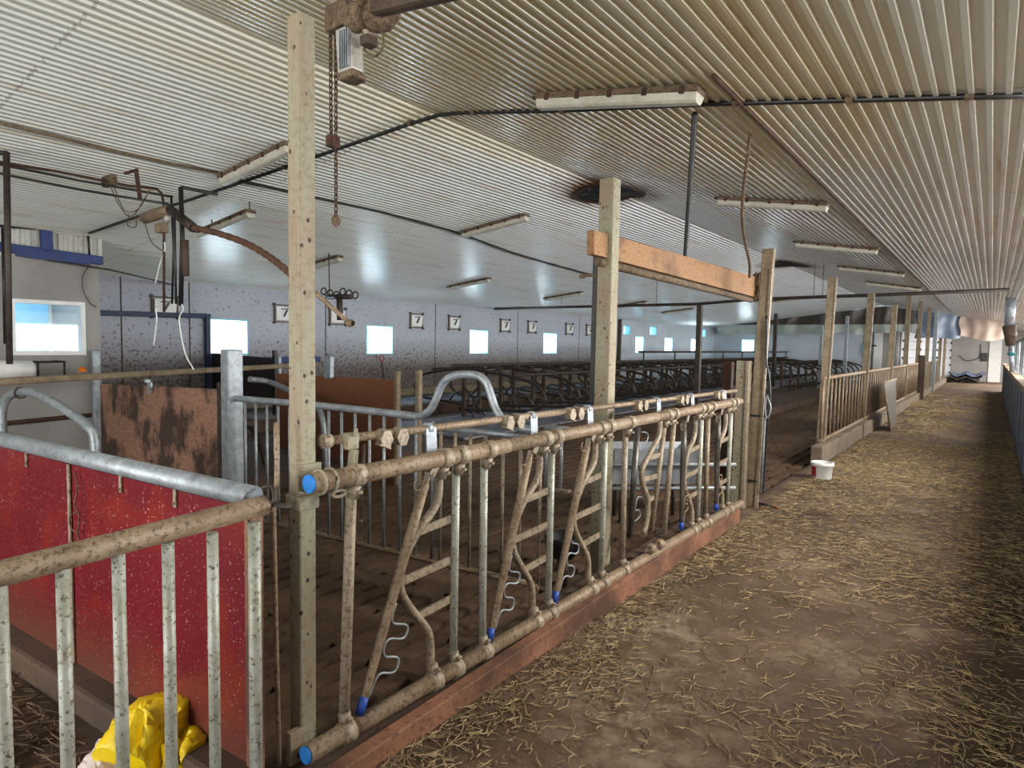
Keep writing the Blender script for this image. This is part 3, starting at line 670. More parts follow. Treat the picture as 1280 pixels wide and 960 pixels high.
m = MB().tube([gp(289, 498)+Vector((0, -.02, 0)), gp(300, 499)], .012, 8).lathe(gp(291, 498), [(.03, -.02), (.035, 0), (.03, .02)], 10); m.build('hinge', 'steel_dark', ag)
sg = thing('short_gate', 'short silver gate end standing beyond the arched gate', 'gate', (-2.2, 3.5, 0))
def sgp(u, v): return onY(u, v, 3.55)
MB().tube([sgp(681, 534), sgp(712, 537)], .02, 12).build('top_tube', 'galv', sg)
for u in (683, 702): p = sgp(u, 560); MB().tube([(p.x, p.y, sgp(u, 611).z), (p.x, p.y, sgp(u, 536).z)], .011, 8).build('upright_bar', 'galv', sg)
MB().bar(sgp(680, 611), sgp(712, 614), .05, .014).build('foot', 'cream2', sg)
p = sgp(691, 560); MB().tube([(p.x, p.y, -.05), (p.x, p.y, sgp(691, 611).z)], .014, 8).build('leg', 'steel_dark', sg)
# partitions
pA, pB = Vector((-5.05, 2.78, 0)), Vector((-8.35, 3.05, 0))
def pp(u, v, a=pA, b=pB): return onV(u, v, (a.x, a.y), (b.x, b.y))
part = thing('plywood_partition', 'muddy pinkish-brown plywood partition left of the galvanised post', 'partition', (-6.7, 2.9, -.05))
a, b = pp(278, 487), pp(125, 480)
MB().prism([(a.x, a.y, -.05), (b.x, b.y, -.05), (b.x, b.y, b.z), (a.x, a.y, a.z)], (0, .03, 0)).build('board', 'ply', part)
MB().box((a.x-.02, a.y-.04, -.05), (a.x+.06, a.y+.05, a.z+.06)).build('edge_post', 'steel_dark', part, bevel=.005)
c = pp(190, 484); MB().bar(c+Vector((0, -.02, -.06)), c+Vector((0, -.02, .05)), .07, .02, (0, 1, 0)).lathe(c+Vector((0, -.04, .05)), [(.03, 0), (.03, .03)], 10).build('clamp', 'galv', part)
qA, qB = Vector((-5.43, 5.0, 0)), Vector((-8.1, 5.0, 0))
a, b = onY(495, 475, 5.0), onY(345, 467, 5.0)
part2 = thing('plywood_partition', 'cleaner brown plywood partition behind the near square post', 'partition', (-6.6, 5, -.05))
MB().prism([(a.x, a.y, -.05), (b.x, b.y, -.05), (b.x, b.y, b.z), (a.x, a.y, a.z)], (0, .03, 0)).build('board', 'ply2', part2)
MB().box((a.x, a.y-.03, -.05), (a.x+.05, a.y+.03, a.z+.1)).build('edge_post', 'wood_post', part2, bevel=.005)
c = onY(413, 470, 4.97); MB().bar(c+Vector((0, -.02, -.03)), c+Vector((0, -.02, .25)), .13, .06, (0, 1, 0)).build('clamp', 'galv', part2, bevel=.01)
tag(MB().box((a.x+.34, a.y-.03, -.05), (a.x+.40, a.y+.03, zat(463, a.x+.43, 5.0))).build('steel_post', 'wood_post', bevel=.008), 'grey weathered post right of the brown partition, behind the gate arch', 'post')
# long tube over the partitions
ra, rb2 = onZ(-30, 479, 1.17), onZ(400, 455, 1.17)
tag(MB().bar(ra, rb2, .07, .07).build('long_rail', 'wood_post', bevel=.02), 'long dusty tan rail lying across the tops of the left partitions', 'rail')
cp = onZ(103, 468, 1.17)
tag(MB().lathe((cp.x, cp.y, 1.2), [(.045, 0), (.03, .05), (0, .05)], 12).build('orange_cup', 'cone'), 'small orange plastic cup upside down on the long tan rail', 'cup')
# curved stall dividers of the left pen
def div(name, label, pts, r=.03, mat='galv'):
    t = thing(name, label, 'stall divider', (pts[-1][0], pts[-1][1], -.05)); MB().tube(smoothpath(pts, 5), r, 12).build('curved_tube', mat, t); return t
d0 = div('stall_divider', 'galvanised curved stall divider arching over the red gate at the left edge', [Vector((-6.55, 1.74, -.03)), onY(4, 545, 1.74), onY(5, 505, 1.76), onY(20, 491, 1.8), onY(45, 492, 1.82), onY(80, 511, 1.86), onY(108, 532, 1.9), onY(119, 556, 1.92), Vector((onY(120, 570, 1.93).x, 1.93, .0))], .036)
c = onY(26, 491, 1.8); m = MB(); m.tube([c+Vector((0, .046*math.cos(t), .046*math.sin(t))) for t in [2*math.pi*k/12 for k in range(12)]], .008, 6, closed=True); m.build('clamp', 'steel_dark', d0)
div('stall_divider', 'curved galvanised stall divider behind the bars of the arched gate', [onY(292, 596, 4.2), onY(294, 560, 4.2), onY(303, 536, 4.2), onY(316, 537, 4.2), onY(325, 558, 4.2), onY(330, 572, 4.2), Vector((onY(332, 580, 4.2).x, 4.2, 0))], .03, 'steel_dark')
div('stall_divider', 'galvanised stall bar slanting down from the tan rail behind the near square post', [onZ(312, 474, 1.1), onZ(338, 478, 1.05), onZ(372, 494, .95), onZ(400, 515, .8), Vector((onZ(400, 515, .8).x+.1, onZ(400, 515, .8).y, .3)), Vector((onZ(400, 515, .8).x+.12, onZ(400, 515, .8).y, -.05))], .035)
tag(MB().tube([onX(-20, 532, RW+.04), onX(80, 522, RW+.04), onX(152, 515, RW+.04)], .03, 10).build('low_pipe', 'rust'), 'brown pipe running low along the side room wall', 'pipe')
tag(MB().box((-9.66, 3.4, -.05), (-9.58, 3.5, zat(438, -9.6, 3.45))).build('steel_post', 'galv', bevel=.01), 'slim galvanised post at the corner of the side room wall', 'post')
# white tank and frame by the side room window
tk = thing('water_tank', 'white rounded tank on a dark frame below the blue window', 'tank', (-9.2, 2.35, .9))
pA_, pB_ = onX(-40, 463, -9.3), onX(42, 463, -9.3)
MB().tube([pA_, pA_.lerp(pB_, .96), pB_], [.12, .12, .09], 20).build('drum', 'white_plastic', tk)
m = MB(); z = pB_.z
for yy in (pB_.y+.06, pB_.y+.34): m.tube([(-9.35, yy, z-.1), (-9.35, yy, z+.10), (-9.7, yy, z+.10)], .012, 8); m.tube([(-9.35, yy, z-.1), (-9.7, yy, z-.1)], .012, 8)
m.tube([(-9.35, pB_.y-.8, z+.10), (-9.35, pB_.y+.34, z+.10)], .012, 8); m.build('frame', 'black', tk)
# dark board below window 1 and the blue pipe round the corner
bA, bB = Vector((-11.95, 6.25, 0)), onZ(344, 448, 1.27)
db = thing('dark_board', 'dark purple-brown board fixed below the brightest window', 'board', (-10.6, 6, .2))
a, b = onV(264, 441, (bA.x, bA.y), (bB.x, bB.y)), bB
MB().prism([(a.x, a.y, .5), (b.x, b.y, .5), (b.x, b.y, b.z), (a.x, a.y, a.z)], (0, .04, 0)).build('board', 'board_dark', db)
MB().bar((b.x+.02, b.y-.02, .3), (b.x+.02, b.y-.02, b.z+.14), .06, .06, (0, 1, 0)).build('edge_post', 'black', db)
MB().bar((b.x+.12, b.y-.02, .3), (b.x+.12, b.y-.02, b.z+.05), .12, .06, (0, 1, 0)).build('support_post', 'galv', db, bevel=.01)
bpipe = [onX(118, 391, -11.93), onX(200, 394, -11.93), onX(259, 395, -11.93)]
e1 = bpipe[-1]
tag(MB().bar(bpipe[0], e1, .06, .09).bar(e1+Vector((0, 0, .04)), Vector((e1.x, e1.y, .4)), .09, .09, (0, 1, 0)).build('bent_blue_rail', 'dark_blue', bevel=.01), 'dull dark blue steel frame turning down beside the brightest window', 'rail')
tag(MB().bar(onX(330, 450, -11.95), onX(400, 450, -11.95), .05, .13).build('blue_rail', 'blue_paint', bevel=.01), 'short bright blue rail low on the window wall right of the dark board', 'rail')
m = MB().bar(onX(-10, 307, RW+.05), onX(100, 323, RW+.05), .08, .10).bar(onX(20, 316, RW+.10), onX(64, 323, RW+.10), .10, .035)
br = thing('blue_track', 'blue steel rail under the profiled sheet with an upright bracket', 'rail', (RW+.06, 2.8, 2.5))
MB().bar(onX(-10, 307, RW+.05), onX(128, 326, RW+.05), .08, .11).build('rail', 'blue_paint', br, bevel=.008)
MB().bar(onX(57, 284, RW+.06), onX(59, 316, RW+.06), .06, .13, (0, 1, 0)).build('bracket', 'blue_paint', br, bevel=.008)
MB().bar(onX(20, 318, RW+.11), onX(112, 329, RW+.11), .05, .04).build('lower_plate', 'blue_paint', br)
tag(MB().tube([onX(60, 323, RW+.1)+Vector((0, 0, -.02)), Vector((-9.6, 3.62, 2.50)), Vector((-11.95, 5.6, 2.55))], .012, 6).build('thin_pipe', 'steel_dark'), 'thin dark pipe leaving the blue rail towards the window wall', 'pipe')
tag(MB().tube(smoothpath([onX(112, 331, RW+.03), onX(104, 345, RW+.03), onX(104, 362, RW+.03), onX(112, 378, RW+.03), onX(120, 384, RW+.03)], 5), .006, 5).build('loop_cable', 'black'), 'thin black cable looping down beside the blue window', 'cable')
# wall air inlets
proto = None
spots = [(5.2, 'beside the hanging pipes'), (7.62, 'left of the near square post'), (9.0, 'behind the near square post edge'), (11.5, ''), (12.95, ''), (15.26, ''), (16.7, ''), (18.98, ''), (20.4, '')]
lab = {0: 'white hinged air inlet behind the cluster of hanging pipes', 1: 'white hinged air inlet between the brightest window and the near square post', 2: 'white hinged air inlet just right of the near square post',
       3: 'white hinged air inlet first to the right of the second window', 4: 'white hinged air inlet just left of the third window', 5: 'white hinged air inlet first to the right of the third window',
       6: 'white hinged air inlet just left of the fourth window', 7: 'white hinged air inlet first to the right of the fourth window', 8: 'white hinged air inlet farthest along the wall'}
for i, (yy, _) in enumerate(spots):
    loc = Vector((-11.99, yy, 1.95))
    if proto is None:
        proto = thing('air_inlet', lab[0], 'air inlet', loc, 'air inlets high on the window wall')
        y, z, x = loc.y, loc.z, loc.x
        m = MB(); W, H = .46, .38; t = .025
        for aa, bb in (((x-.005, y, z), (x+.03, y+W, z+t)), ((x-.005, y, z+H-t), (x+.03, y+W, z+H)), ((x-.005, y, z), (x+.03, y+t, z+H)), ((x-.005, y+W-t, z), (x+.03, y+W, z+H))): m.box(aa, bb)
        m.build('frame', 'lamp_top', proto)
        m = MB().prism([(x+.01, y+.04, z+.05), (x+.01, y+W-.07, z+.05), (x+.01, y+W-.04, z+.12), (x+.01, y+W-.03, z+H-.05), (x+.01, y+.04, z+H-.05)], (.04, 0, 0)); m.build('flap', 'white_plastic', proto, bevel=.006)
        MB().bar((x+.07, y+.2, z+.13), (x+.07, y+.28, z+.27), .025, .03, (1, 0, 0)).bar((x+.06, y+.14, z+.28), (x+.06, y+.36, z+.30), .02, .025, (1, 0, 0)).build('lever', 'black', proto)
        for cy, cz in ((y, z), (y+W, z), (y, z+H), (y+W, z+H)): MB().box((x, cy-.025, cz-.025), (x+.045, cy+.025, cz+.025)).build('corner_clip', 'black', proto, bevel=.004)
    else: dup(proto, loc, lab[i])
# shovel against the wall
s0, s1 = onX(477, 452, -11.8), onX(479, 476, -11.85)
sh = thing('shovel', 'long handled shovel leaning on the window wall below the second window', 'shovel', (s1.x, s1.y, .2))
MB().tube([s0, Vector((s1.x+.1, s1.y, .35))], .018, 8).build('shaft', 'wood_dark', sh)
m = MB(); m.tube([s0+Vector((0, .06*math.cos(t), .08+.08*math.sin(t))) for t in [2*math.pi*k/12 for k in range(12)]], .014, 6, closed=True); m.build('grip', 'red', sh)
MB().prism([(s1.x+.12, s1.y-.12, .2), (s1.x+.12, s1.y+.12, .2), (s1.x+.1, s1.y+.12, .45), (s1.x+.1, s1.y-.12, .45)], (.012, 0, 0)).build('blade', 'steel_dark', sh)

# ---- cubicle rows
def cubicle(x0, x1, yy, zf, label, group):
    """divider running from the head post x0 to the rounded rear end x1"""
    t = thing('cubicle_divider', label, 'cubicle divider', (x0, yy, zf), group); L = x1-x0; z = zf; sg_ = 1 if L > 0 else -1
    MB().bar((x0, yy, z), (x0, yy, z+1.0), .08, .06, (0, 1, 0)).build('post', 'wood_dark', t)
    pts = [(x0-.15*sg_, yy, z+.99), (x0+L*.35, yy, z+.93), (x0+L*.7, yy, z+.84), (x0+L*.88, yy, z+.76), (x0+L*.97, yy, z+.63), (x0+L, yy, z+.48), (x0+L*.93, yy, z+.34), (x0+L*.8, yy, z+.27), (x0+L*.5, yy, z+.24), (x0+L*.25, yy, z+.2), (x0, yy, z+.18)]
    MB().tube(smoothpath(pts, 3), .030, 8).build('loop_tube', 'steel_dark', t)
    pts = [(x0+L*.12, yy, z), (x0+L*.14, yy, z+.3), (x0+L*.24, yy, z+.46), (x0+L*.36, yy, z+.42), (x0+L*.44, yy, z+.25)]
    MB().tube(smoothpath(pts, 3), .024, 8).build('inner_hoop', 'steel_hoop', t)
    MB().tube([(x0, yy, z+.62), (x0+L*.28, yy, z+.1)], .018, 6).build('brace', 'steel_dark', t); return t
c = cubicle(-8.15, -6.25, 9.28, .12, 'curved dark cubicle divider in the row beside the slatted alley', 'cubicle dividers beside the slatted alley')
for k in range(1, 21): dup(c, (-8.15, 9.28+1.16*k, .12))
c = cubicle(-8.25, -10.1, 9.86, .12, 'curved dark cubicle divider turned towards the window wall in the middle row', 'cubicle dividers turned towards the window wall')
for k in range(1, 20): dup(c, (-8.25, 9.86+1.16*k, .12))
c = cubicle(-5.6, -4.5, 22.5, .13, 'pale curved cubicle divider on the raised platform near the end wall', 'cubicle dividers on the raised platform')
for k in range(1, 9): dup(c, (-5.6, 22.5+1.16*k, .13))
for x, z, y0, lb_ in ((-8.2, 1.15, 9.0, 'dark neck rail along the heads of the middle cubicle row'), (-8.2, 1.42, 17., 'upper dark rail over the far part of the middle cubicle row'), (-6.9, 1.02, 9.2, 'dark neck rail over the dividers beside the slatted alley'), (-9.5, 1.02, 9.8, 'dark neck rail over the dividers facing the window wall')):
    mm = MB().tube([(x, y0, z), (x, 33.9, z)], .032, 8)
    if z > 1.3:
        for k in range(8): mm.tube([(x+.06, y0+.2+2.3*k, .12), (x+.06, y0+.2+2.3*k, z)], .022, 6)
    tag(mm.build('neck_rail', 'steel_dark'), lb_, 'rail')
tag(MB().box((-11.99, 7.9, .23), (-11.7, 22.9, .42)).build('timber_ledge', 'wood_post', bevel=.02), 'long pale timber ledge low along the window wall', 'ledge')

# ================================================================== posts along the corridor
def taper(x0, y0, x1, y1, z0, z1, w, mat, name, label, group=None, wy=None):
    m = MB(); wy = wy or w; vs = []
    for (x, y, z) in ((x0, y0, z0), (x1, y1, z1)): vs += [(x-w/2, y-wy/2, z), (x+w/2, y-wy/2, z), (x+w/2, y+wy/2, z), (x-w/2, y+wy/2, z)]
    m.add(vs, [(0,3,2,1),(4,5,6,7),(0,1,5,4),(1,2,6,5),(2,3,7,6),(3,0,4,7)])
    return tag(m.build(name, mat, bevel=.008), label, 'post', group)
q765 = onZ(750, 712, 0)
t765 = onV(766, 226, (q765.x, q765.y), (q765.x+.05, q765.y-.037))
p2 = thing('timber_post', 'tall pale mottled post behind the feed fence, under the left of the orange beam', 'post', (q765.x, q765.y, -.05))
zt765 = zat(224, q765.x, q765.y); x, y = q765.x, q765.y
MB().box((x-.06, y-.05, -.05), (x+.055, y+.05, zt765)).build('shaft', 'rub_post', p2, bevel=.008)
tp = MB().box((x-.10, y-.04, zat(505, x, y)), (x-.065, y+.06, zat(320, x, y))); tp.build('black_strip', 'black', p2)
zz = zat(345, x, y); MB().tube([(x-.05, y-.02, zz), (x-.16, y-.06, zz+.01)], .012, 8).lathe((x-.17, y-.06, zz), [(.022, -.012), (.022, .012)], 10).build('insulator', 'lamp_top', p2)
q948 = onZ(938, 632, 0); x9, y9 = q948.x, q948.y; z9 = zat(312, x9, y9)
p3 = thing('timber_post', 'slim leaning wooden post at the right end of the feed fence', 'post', (x9, y9, -.02))
tx = x9+.10
m = MB(); vs = []
for (xx, z) in ((x9, -.02), (tx-.02, z9)): vs += [(xx-.06, y9-.04, z), (xx+.05, y9-.04, z), (xx+.05, y9+.04, z), (xx-.06, y9+.04, z)]
m.add(vs, [(0,3,2,1),(4,5,6,7),(0,1,5,4),(1,2,6,5),(2,3,7,6),(3,0,4,7)]); m.build('shaft', 'wood_post', p3, bevel=.008)
m = MB(); m.bar((x9+.075, y9-.05, .0), (tx+.02, y9-.05, z9-.2), .02, .03, (0, 1, 0)); m.build('edge_strip', 'cream', p3)
m = MB()
for v in (519, 600): z = zat(v, x9, y9); xx = x9+(tx-x9)*z/z9; m.box((xx-.07, y9-.05, z-.01), (xx+.07, y9+.05, z+.012))
m.build('strap', 'black', p3)
sgz = [(zat(v, x9, y9), o) for v, o in ((395, .05), (420, .06), (450, .065), (470, .10), (500, .12), (520, .11), (550, .10), (600, .09), (612, .09))]
tag(MB().tube(smoothpath([(x9+o+.05, y9-.08, z) for z, o in sgz], 4), .010, 6).build('cable', 'black'), 'black cable running down the slim leaning post', 'cable')
zc = [(zat(v, x9, y9)) for v in (492, 508, 520, 508)]
tag(MB().tube(smoothpath([(x9+.14, y9-.09, zc[0]), (x9+.18, y9-.09, zc[1]), (x9+.15, y9-.09, zc[2]), (x9+.125, y9-.09, zc[1]), (x9+.14, y9-.09, zc[0])], 5), .008, 6).tube([(x9+.13, y9-.09, zc[2]), (x9+.125, y9-.09, zat(612, x9, y9))], .010, 6).build('hook_rod', 'galv'), 'thin metal rod with a loop hanging beside the slim leaning post', 'rod')
x, y = onZ(912, 622, 0).x, 6.55; taper(x, y, x, y, -.05, zat(452, x, y), .09, 'rust', 'short_post', 'short rusty brown post behind the right end of the feed fence')
xg, yg = onZ(927, 634, 0).x, onZ(927, 634, 0).y
sp = thing('channel_post', 'short pale galvanised channel post with a bright edge beside the slim leaning post', 'post', (xg, yg, -.02))
zg = zat(451, xg, yg); MB().box((xg-.10, yg-.03, -.02), (xg+.0, yg+.03, zg)).build('web', 'rub_post', sp, bevel=.003)
MB().box((xg+.0, yg-.05, -.02), (xg+.03, yg+.05, zg)).build('flange', 'cream', sp, bevel=.003)
m = MB(); sl = [onZ(947, 630, .01), onZ(975, 637, .01)]
hd = thing('broken_handle', 'short black and faded orange tool handle lying on the floor by the leaning post', 'tool handle', sl[0])
MB().tube([sl[0]+Vector((0, 0, .012)), sl[0].lerp(sl[1], .6)+Vector((0, 0, .012))], .014, 8).build('grip', 'black', hd); MB().tube([sl[0].lerp(sl[1], .6)+Vector((0, 0, .012)), sl[1]+Vector((0, 0, .01))], .011, 8).build('shaft', 'handle_orange', hd)
# corridor post row
plist = [(1025, 1037, 347), (1074, 1080, 367), (1104, 1109, 381)]
yrow = [10.1, 13.75]
LBL = ['wooden post at the near end of the far railing', 'wooden post rising behind the near part of the far railing']
for i in range(9):
    y = 10.05+3.62*i; x = -1.93
    xb = onX(1027, 570, x) if False else None
    zt2 = ceil(x)-.05 if i > 2 else zat([347, 367, 381][i], x+.04, y)
    t = thing('corridor_post', ['weathered wooden post at the near end of the far railing', 'second weathered wooden post along the far railing', 'third weathered wooden post along the far railing'][i] if i < 3 else 'tall narrow post in the distant row along the left of the corridor', 'post', (x, y, -.05), None if i < 3 else 'distant posts left of the corridor')
    vs = []; m = MB(); dx = .06 if i < 3 else 0
    for (xx, z) in ((x, -.05), (x+dx, zt2)): vs += [(xx-.055, y-.045, z), (xx+.045, y-.045, z), (xx+.045, y+.045, z), (xx-.055, y+.045, z)]
    m.add(vs, [(0,3,2,1),(4,5,6,7),(0,1,5,4),(1,2,6,5),(2,3,7,6),(3,0,4,7)]); m.build('shaft', 'wood_post', t, bevel=.006)
    vs = []; m = MB()
    for (xx, z) in ((x+.05, -.05), (x+dx+.05, zt2)): vs += [(xx-.003, y-.05, z), (xx+.018, y-.05, z), (xx+.018, y-.02, z), (xx-.003, y-.02, z)]
    m.add(vs, [(0,3,2,1),(4,5,6,7),(0,1,5,4),(1,2,6,5),(2,3,7,6),(3,0,4,7)]); m.build('pale_edge', 'cream', t)
# posts in the cubicle area
for (u, vt, yy, lb_, mt) in ((873, 381, 10.9, 'dark upright post below the far ceiling pipe beside the middle cubicle row', 'steel_dark'), (968, 392, 25.0, 'thin dark post before the end wall, nearer the end window', 'steel_dark'), (1026, 408, 26.0, 'thin grey post before the end wall behind the first railing post', 'galv'), (1057, 395, 28.0, 'thin pale post before the end wall beside the second railing post', 'galv')):
    x = onY(u, 440, yy).x
    taper(x, yy, x, yy, -.06, zat(vt, x, yy), .09 if yy < 20 else .12, mt, 'pen_post', lb_)
# ---- far railing on its kerb
KX = -1.80
def rsec(y0, y1, label, n, mat='cream2', sheet_=None, z0=.28, z1=1.18):
    t = thing('pen_railing', label, 'railing', (KX-.1, (y0+y1)/2, .2)); x = KX-.10
    MB().tube([(x, y0, z1), (x, y1, z1)], .03, 10).build('top_rail', mat, t); MB().tube([(x, y0, z0), (x, y1, z0)], .03, 10).build('bottom_rail', mat, t)
    for k in range(n):
        y = y0+.03+(y1-y0-.06)*k/(n-1); MB().tube([(x, y, z0), (x, y, z1)], .022 if k in (0, n-1) else .015, 8).build('upright_bar', mat, t)
    return t
m = MB(); segs = [(9.55, 13.0, .245), (13.15, 17.1, .235), (17.2, 24.0, .23), (24.1, 41, .23)]
for i, (a, b, z) in enumerate(segs):
    tag(MB().box((KX-.15, a, -.02), (KX, b, z)).build('concrete_kerb', 'concrete_kerb', bevel=.01), ['nearest grey-brown concrete kerb block under the far railing', 'second concrete kerb block under the far railing, behind the leaning sheet', 'third concrete kerb block under the far railing', 'last long concrete kerb block towards the far end'][i], 'kerb')
RY = [9.9, 13.7, 17.5, 21.0, 24.2]
rsec(9.9, 13.65, 'nearest section of the far barred railing, beside the white bucket', 13)
rsec(13.75, 17.4, 'second section of the far barred railing, behind the leaning sheet', 13)
rsec(17.5, 21.0, 'third section of the far barred railing', 12); rsec(21.1, 24.3, 'fourth section of the far barred railing, backed by grimy boards', 11)
tag(MB().box((KX-.16, 21.1, .25), (KX-.13, 24.3, 1.15)).build('backing_board', 'sheet'), 'grimy grey board behind the fourth railing section', 'board')
taper(KX+.02, 24.5, KX+.02, 24.5, -.02, 1.45, .16, 'wood_dark', 'stub_post', 'dark stubby post between the fourth railing section and the far boards')
def boards(y0, y1, label, mat):
    t = thing('board_gate', label, 'board gate', (KX-.1, (y0+y1)/2, .2))
    MB().box((KX-.12, y0, .25), (KX-.08, y1, 1.15)).build('panel', mat, t, bevel=.01)
    MB().tube([(KX-.1, y0, 1.17), (KX-.1, y1, 1.17)], .035, 8).build('top_rail', 'cream2', t)
    for k in range(5): y = y0+(y1-y0)*k/4; MB().bar((KX-.05, y, .22), (KX-.05, y, 1.2), .06, .04, (0, 1, 0)).build('batten', 'wood_post', t)
boards(24.8, 29.2, 'mud-streaked grey board gate past the dark stubby post', 'sheet'); boards(30.4, 34.5, 'bluish board gate farthest along the left of the corridor', 'blue_board')
taper(KX, 29.8, KX, 29.8, -.02, 3.2, .14, 'galv', 'tall_post', 'bluish tall post between the two board gates')
# leaning sheet
sa, sb_, sc_, sd = onX(1104, 477, -1.60), onX(1119, 474, -1.60), Vector((-1.33, 0, 0)), None
l0, l1 = onZ(1113, 540, .0), onZ(1124, 530, 0.0)
A_ = onX(1105, 478, -1.62); B_ = onX(1120, 474, -1.62)
C_ = onZ(1124, 528, .10); D_ = onZ(1113, 539, .0)
ls = thing('leaning_sheet', 'grimy metal sheet leaning against the far railing with a pale bent rim', 'metal sheet', D_)
M4 = [A_, B_, C_+Vector((-.05, 0, 0)), D_]
nrm = (M4[1]-M4[0]).cross(M4[3]-M4[0]).normalized()*.02
MB().prism(M4, nrm).build('sheet', 'sheet', ls)
MB().tube([M4[0], M4[3]], .02, 8).tube([M4[0], M4[1]], .02, 8).build('rim', 'cream', ls)
# bucket
bc = onZ(1027, 598, 0); bc = Vector((bc.x, bc.y, 0))
bk = thing('plastic_bucket', 'small white plastic bucket with a red label standing on the strawy floor', 'bucket', bc)
MB().lathe(bc, [(0, .004), (.105, .004), (.11, .012), (.122, .185), (.129, .187), (.129, .205), (.122, .205), (.116, .2), (.104, .02), (0, .02)], 32).build('body', 'white_plastic', bk)
m = MB().lathe(bc, [(.130, .168), (.133, .172), (.133, .196), (.130, .2)], 32); m.build('rim', 'white_plastic', bk)
m = MB(); n = 8; k0 = math.radians(168)
for j in range(n+1):
    a_ = k0+math.radians(78)*j/n
    for z, r in ((.03, .1135), (.15, .1215)): m.v.append(bc+Vector((r*math.cos(a_), r*math.sin(a_), z)))
m.f = [(2*j, 2*j+2, 2*j+3, 2*j+1) for j in range(n)]; m.sm = [True]*n; m.build('label', 'red', bk)['label'] = 'red paper label'
# trough and bowl behind the fence
ta, tb = onZ(768, 566, .62), onZ(872, 566, .62)
tr = thing('water_trough', 'pale zinc water trough standing behind the right half of the feed fence', 'trough', (ta.x, ta.y, -.05))
ax = (tb-ta); ax.z = 0; L = ax.length; ax.normalize(); sd_ = Vector((-ax.y, ax.x, 0))
def tq(t, w_, z): return Vector((ta.x, ta.y, 0))+ax*t+sd_*w_+Vector((0, 0, z))
m = MB(); prof = [(-.02, .66), (.0, .66), (.06, .34), (.34, .34), (.40, .66), (.42, .66), (.36, .32), (.04, .32)]
m.prism([tq(0, w_, z) for w_, z in prof], ax*L); m.prism([tq(0, w_, z) for w_, z in ((0, .64), (.06, .34), (.34, .34), (.40, .64))], ax*.02); m.prism([tq(L-.02, w_, z) for w_, z in ((0, .64), (.06, .34), (.34, .34), (.40, .64))], ax*.02)
m.build('basin', 'grey_box', tr)
for t in (.1, L-.1):
    for w_ in (.08, .32): MB().tube([tq(t, w_, -.05), tq(t, w_, .35)], .02, 8).build('leg', 'steel_dark', tr)
MB().tube([tq(-.1, -.05, .52), tq(L+.35, -.05, .52)], .018, 8).tube([tq(-.1, -.05, .30), tq(L+.35, -.05, .30)], .02, 8).build('guard_rail', 'galv', tr)
bw = onZ(704, 672, .28)
bo = thing('feed_bowl', 'black drinking bowl on a short stand behind the third yoke', 'bowl', (bw.x, bw.y, -.05))
MB().lathe((bw.x, bw.y, 0), [(0, .16), (.06, .17), (.11, .22), (.125, .30), (.13, .30), (.13, .29), (.12, .2), (.07, .145), (0, .14)], 24).build('bowl', 'rubber', bo)
MB().tube([(bw.x, bw.y, -.05), (bw.x, bw.y, .15)], .04, 12).build('stand', 'steel_dark', bo)
# ================================================================== overhead
def cpt(u, v):   # point on the ceiling seen at a pixel
    for s_, n in ((-1, SL), (1, SR)):
        p = _hit(u, v, (-n if s_ < 0 else n, 0, 1), RZ+(-n if s_ < 0 else n)*RX)
        if (p.x < RX) == (s_ < 0): return p
    return p
# beam between the two posts
x5, y5 = q765.x-.10, q765.y-.2
bx = -2.13
bt0, bt1 = onX(743, 287, bx), onX(946, 346, bx); bb0, bb1 = onX(743, 318, bx), onX(946, 372, bx)
bm = thing('orange_beam', 'speckled orange beam hung between the pale post and the slim leaning post', 'beam', (bx, 5.2, 2.2))
MB().prism([bb0, bb1, bt1, bt0], (-.06, 0, 0)).build('beam', 'orange_wood', bm, bevel=.006)
MB().tube([bb0+Vector((-.03, .1, -.035)), bb1+Vector((-.03, -.1, -.035))], .03, 10).build('underside_pipe', 'lamp_top', bm)
m = MB(); c = (bb1+bt1)/2; rnd = random.Random(2)
for k in range(26):
    t = 2*math.pi*k/9; m.tube(smoothpath([c+Vector((.015+.03*math.cos(t+i)+rnd.uniform(-.02, .02), -.02+rnd.uniform(-.07, .1), -.13+.065*i+rnd.uniform(-.04, .04))) for i in range(5)], 2), .011, 5)
m.build('rope_binding', 'rope', bm)
rp = [onX(937, 168, -2.05), onX(934, 200, -2.05), onX(929, 240, -2.05), onX(928, 275, -2.05), onX(932, 305, -2.05), onX(937, 330, -2.05), onX(936, 345, -2.05)]
tt0 = cpt(938, 165); rp = [tt0]+[onY(u, v, tt0.y+(6.4-tt0.y)*k/6) for k, (u, v) in enumerate(((934, 200), (929, 240), (928, 275), (932, 305), (937, 328), (937, 346)))]
hr = tag(MB().tube(smoothpath(rp, 5), .013, 7).build('hanging_rope', 'rope'), 'dirty brown rope hanging from the ceiling to the right end of the orange beam', 'rope')
# black water pipe across the ceiling
bpts = [onX(-40, 277, RW+.06), onX(108, 291, RW+.07), ]+[cpt(u, v)*.985+Vector((0, 0, .024)) for u, v in ((113, 291), (150, 278), (240, 249), (409, 191), (509, 156), (548, 144), (575, 141), (704, 138), (880, 130), (1062, 125), (1212, 121), (1300, 119))]
bp_ = thing('water_pipe', 'long black water pipe clipped across the corrugated ceiling', 'pipe', bpts[6])
MB().tube(bpts, .017, 10).build('pipe', 'black', bp_)
for (u, v) in ((356, 209), (513, 154), (592, 140), (703, 138), (920, 128), (1062, 124), (1212, 120)):
    c = cpt(u, v)*.985+Vector((0, 0, .024)); MB().bar(c+Vector((0, 0, .005)), (c.x, c.y, max(ceil(c.x)-.005, c.z+.03)), .02, .02, (0, 1, 0)).lathe((c.x-.02, c.y, c.z), [(.024, 0), (.024, .04)], 12, 'X').build('clip', 'lamp_top', bp_)
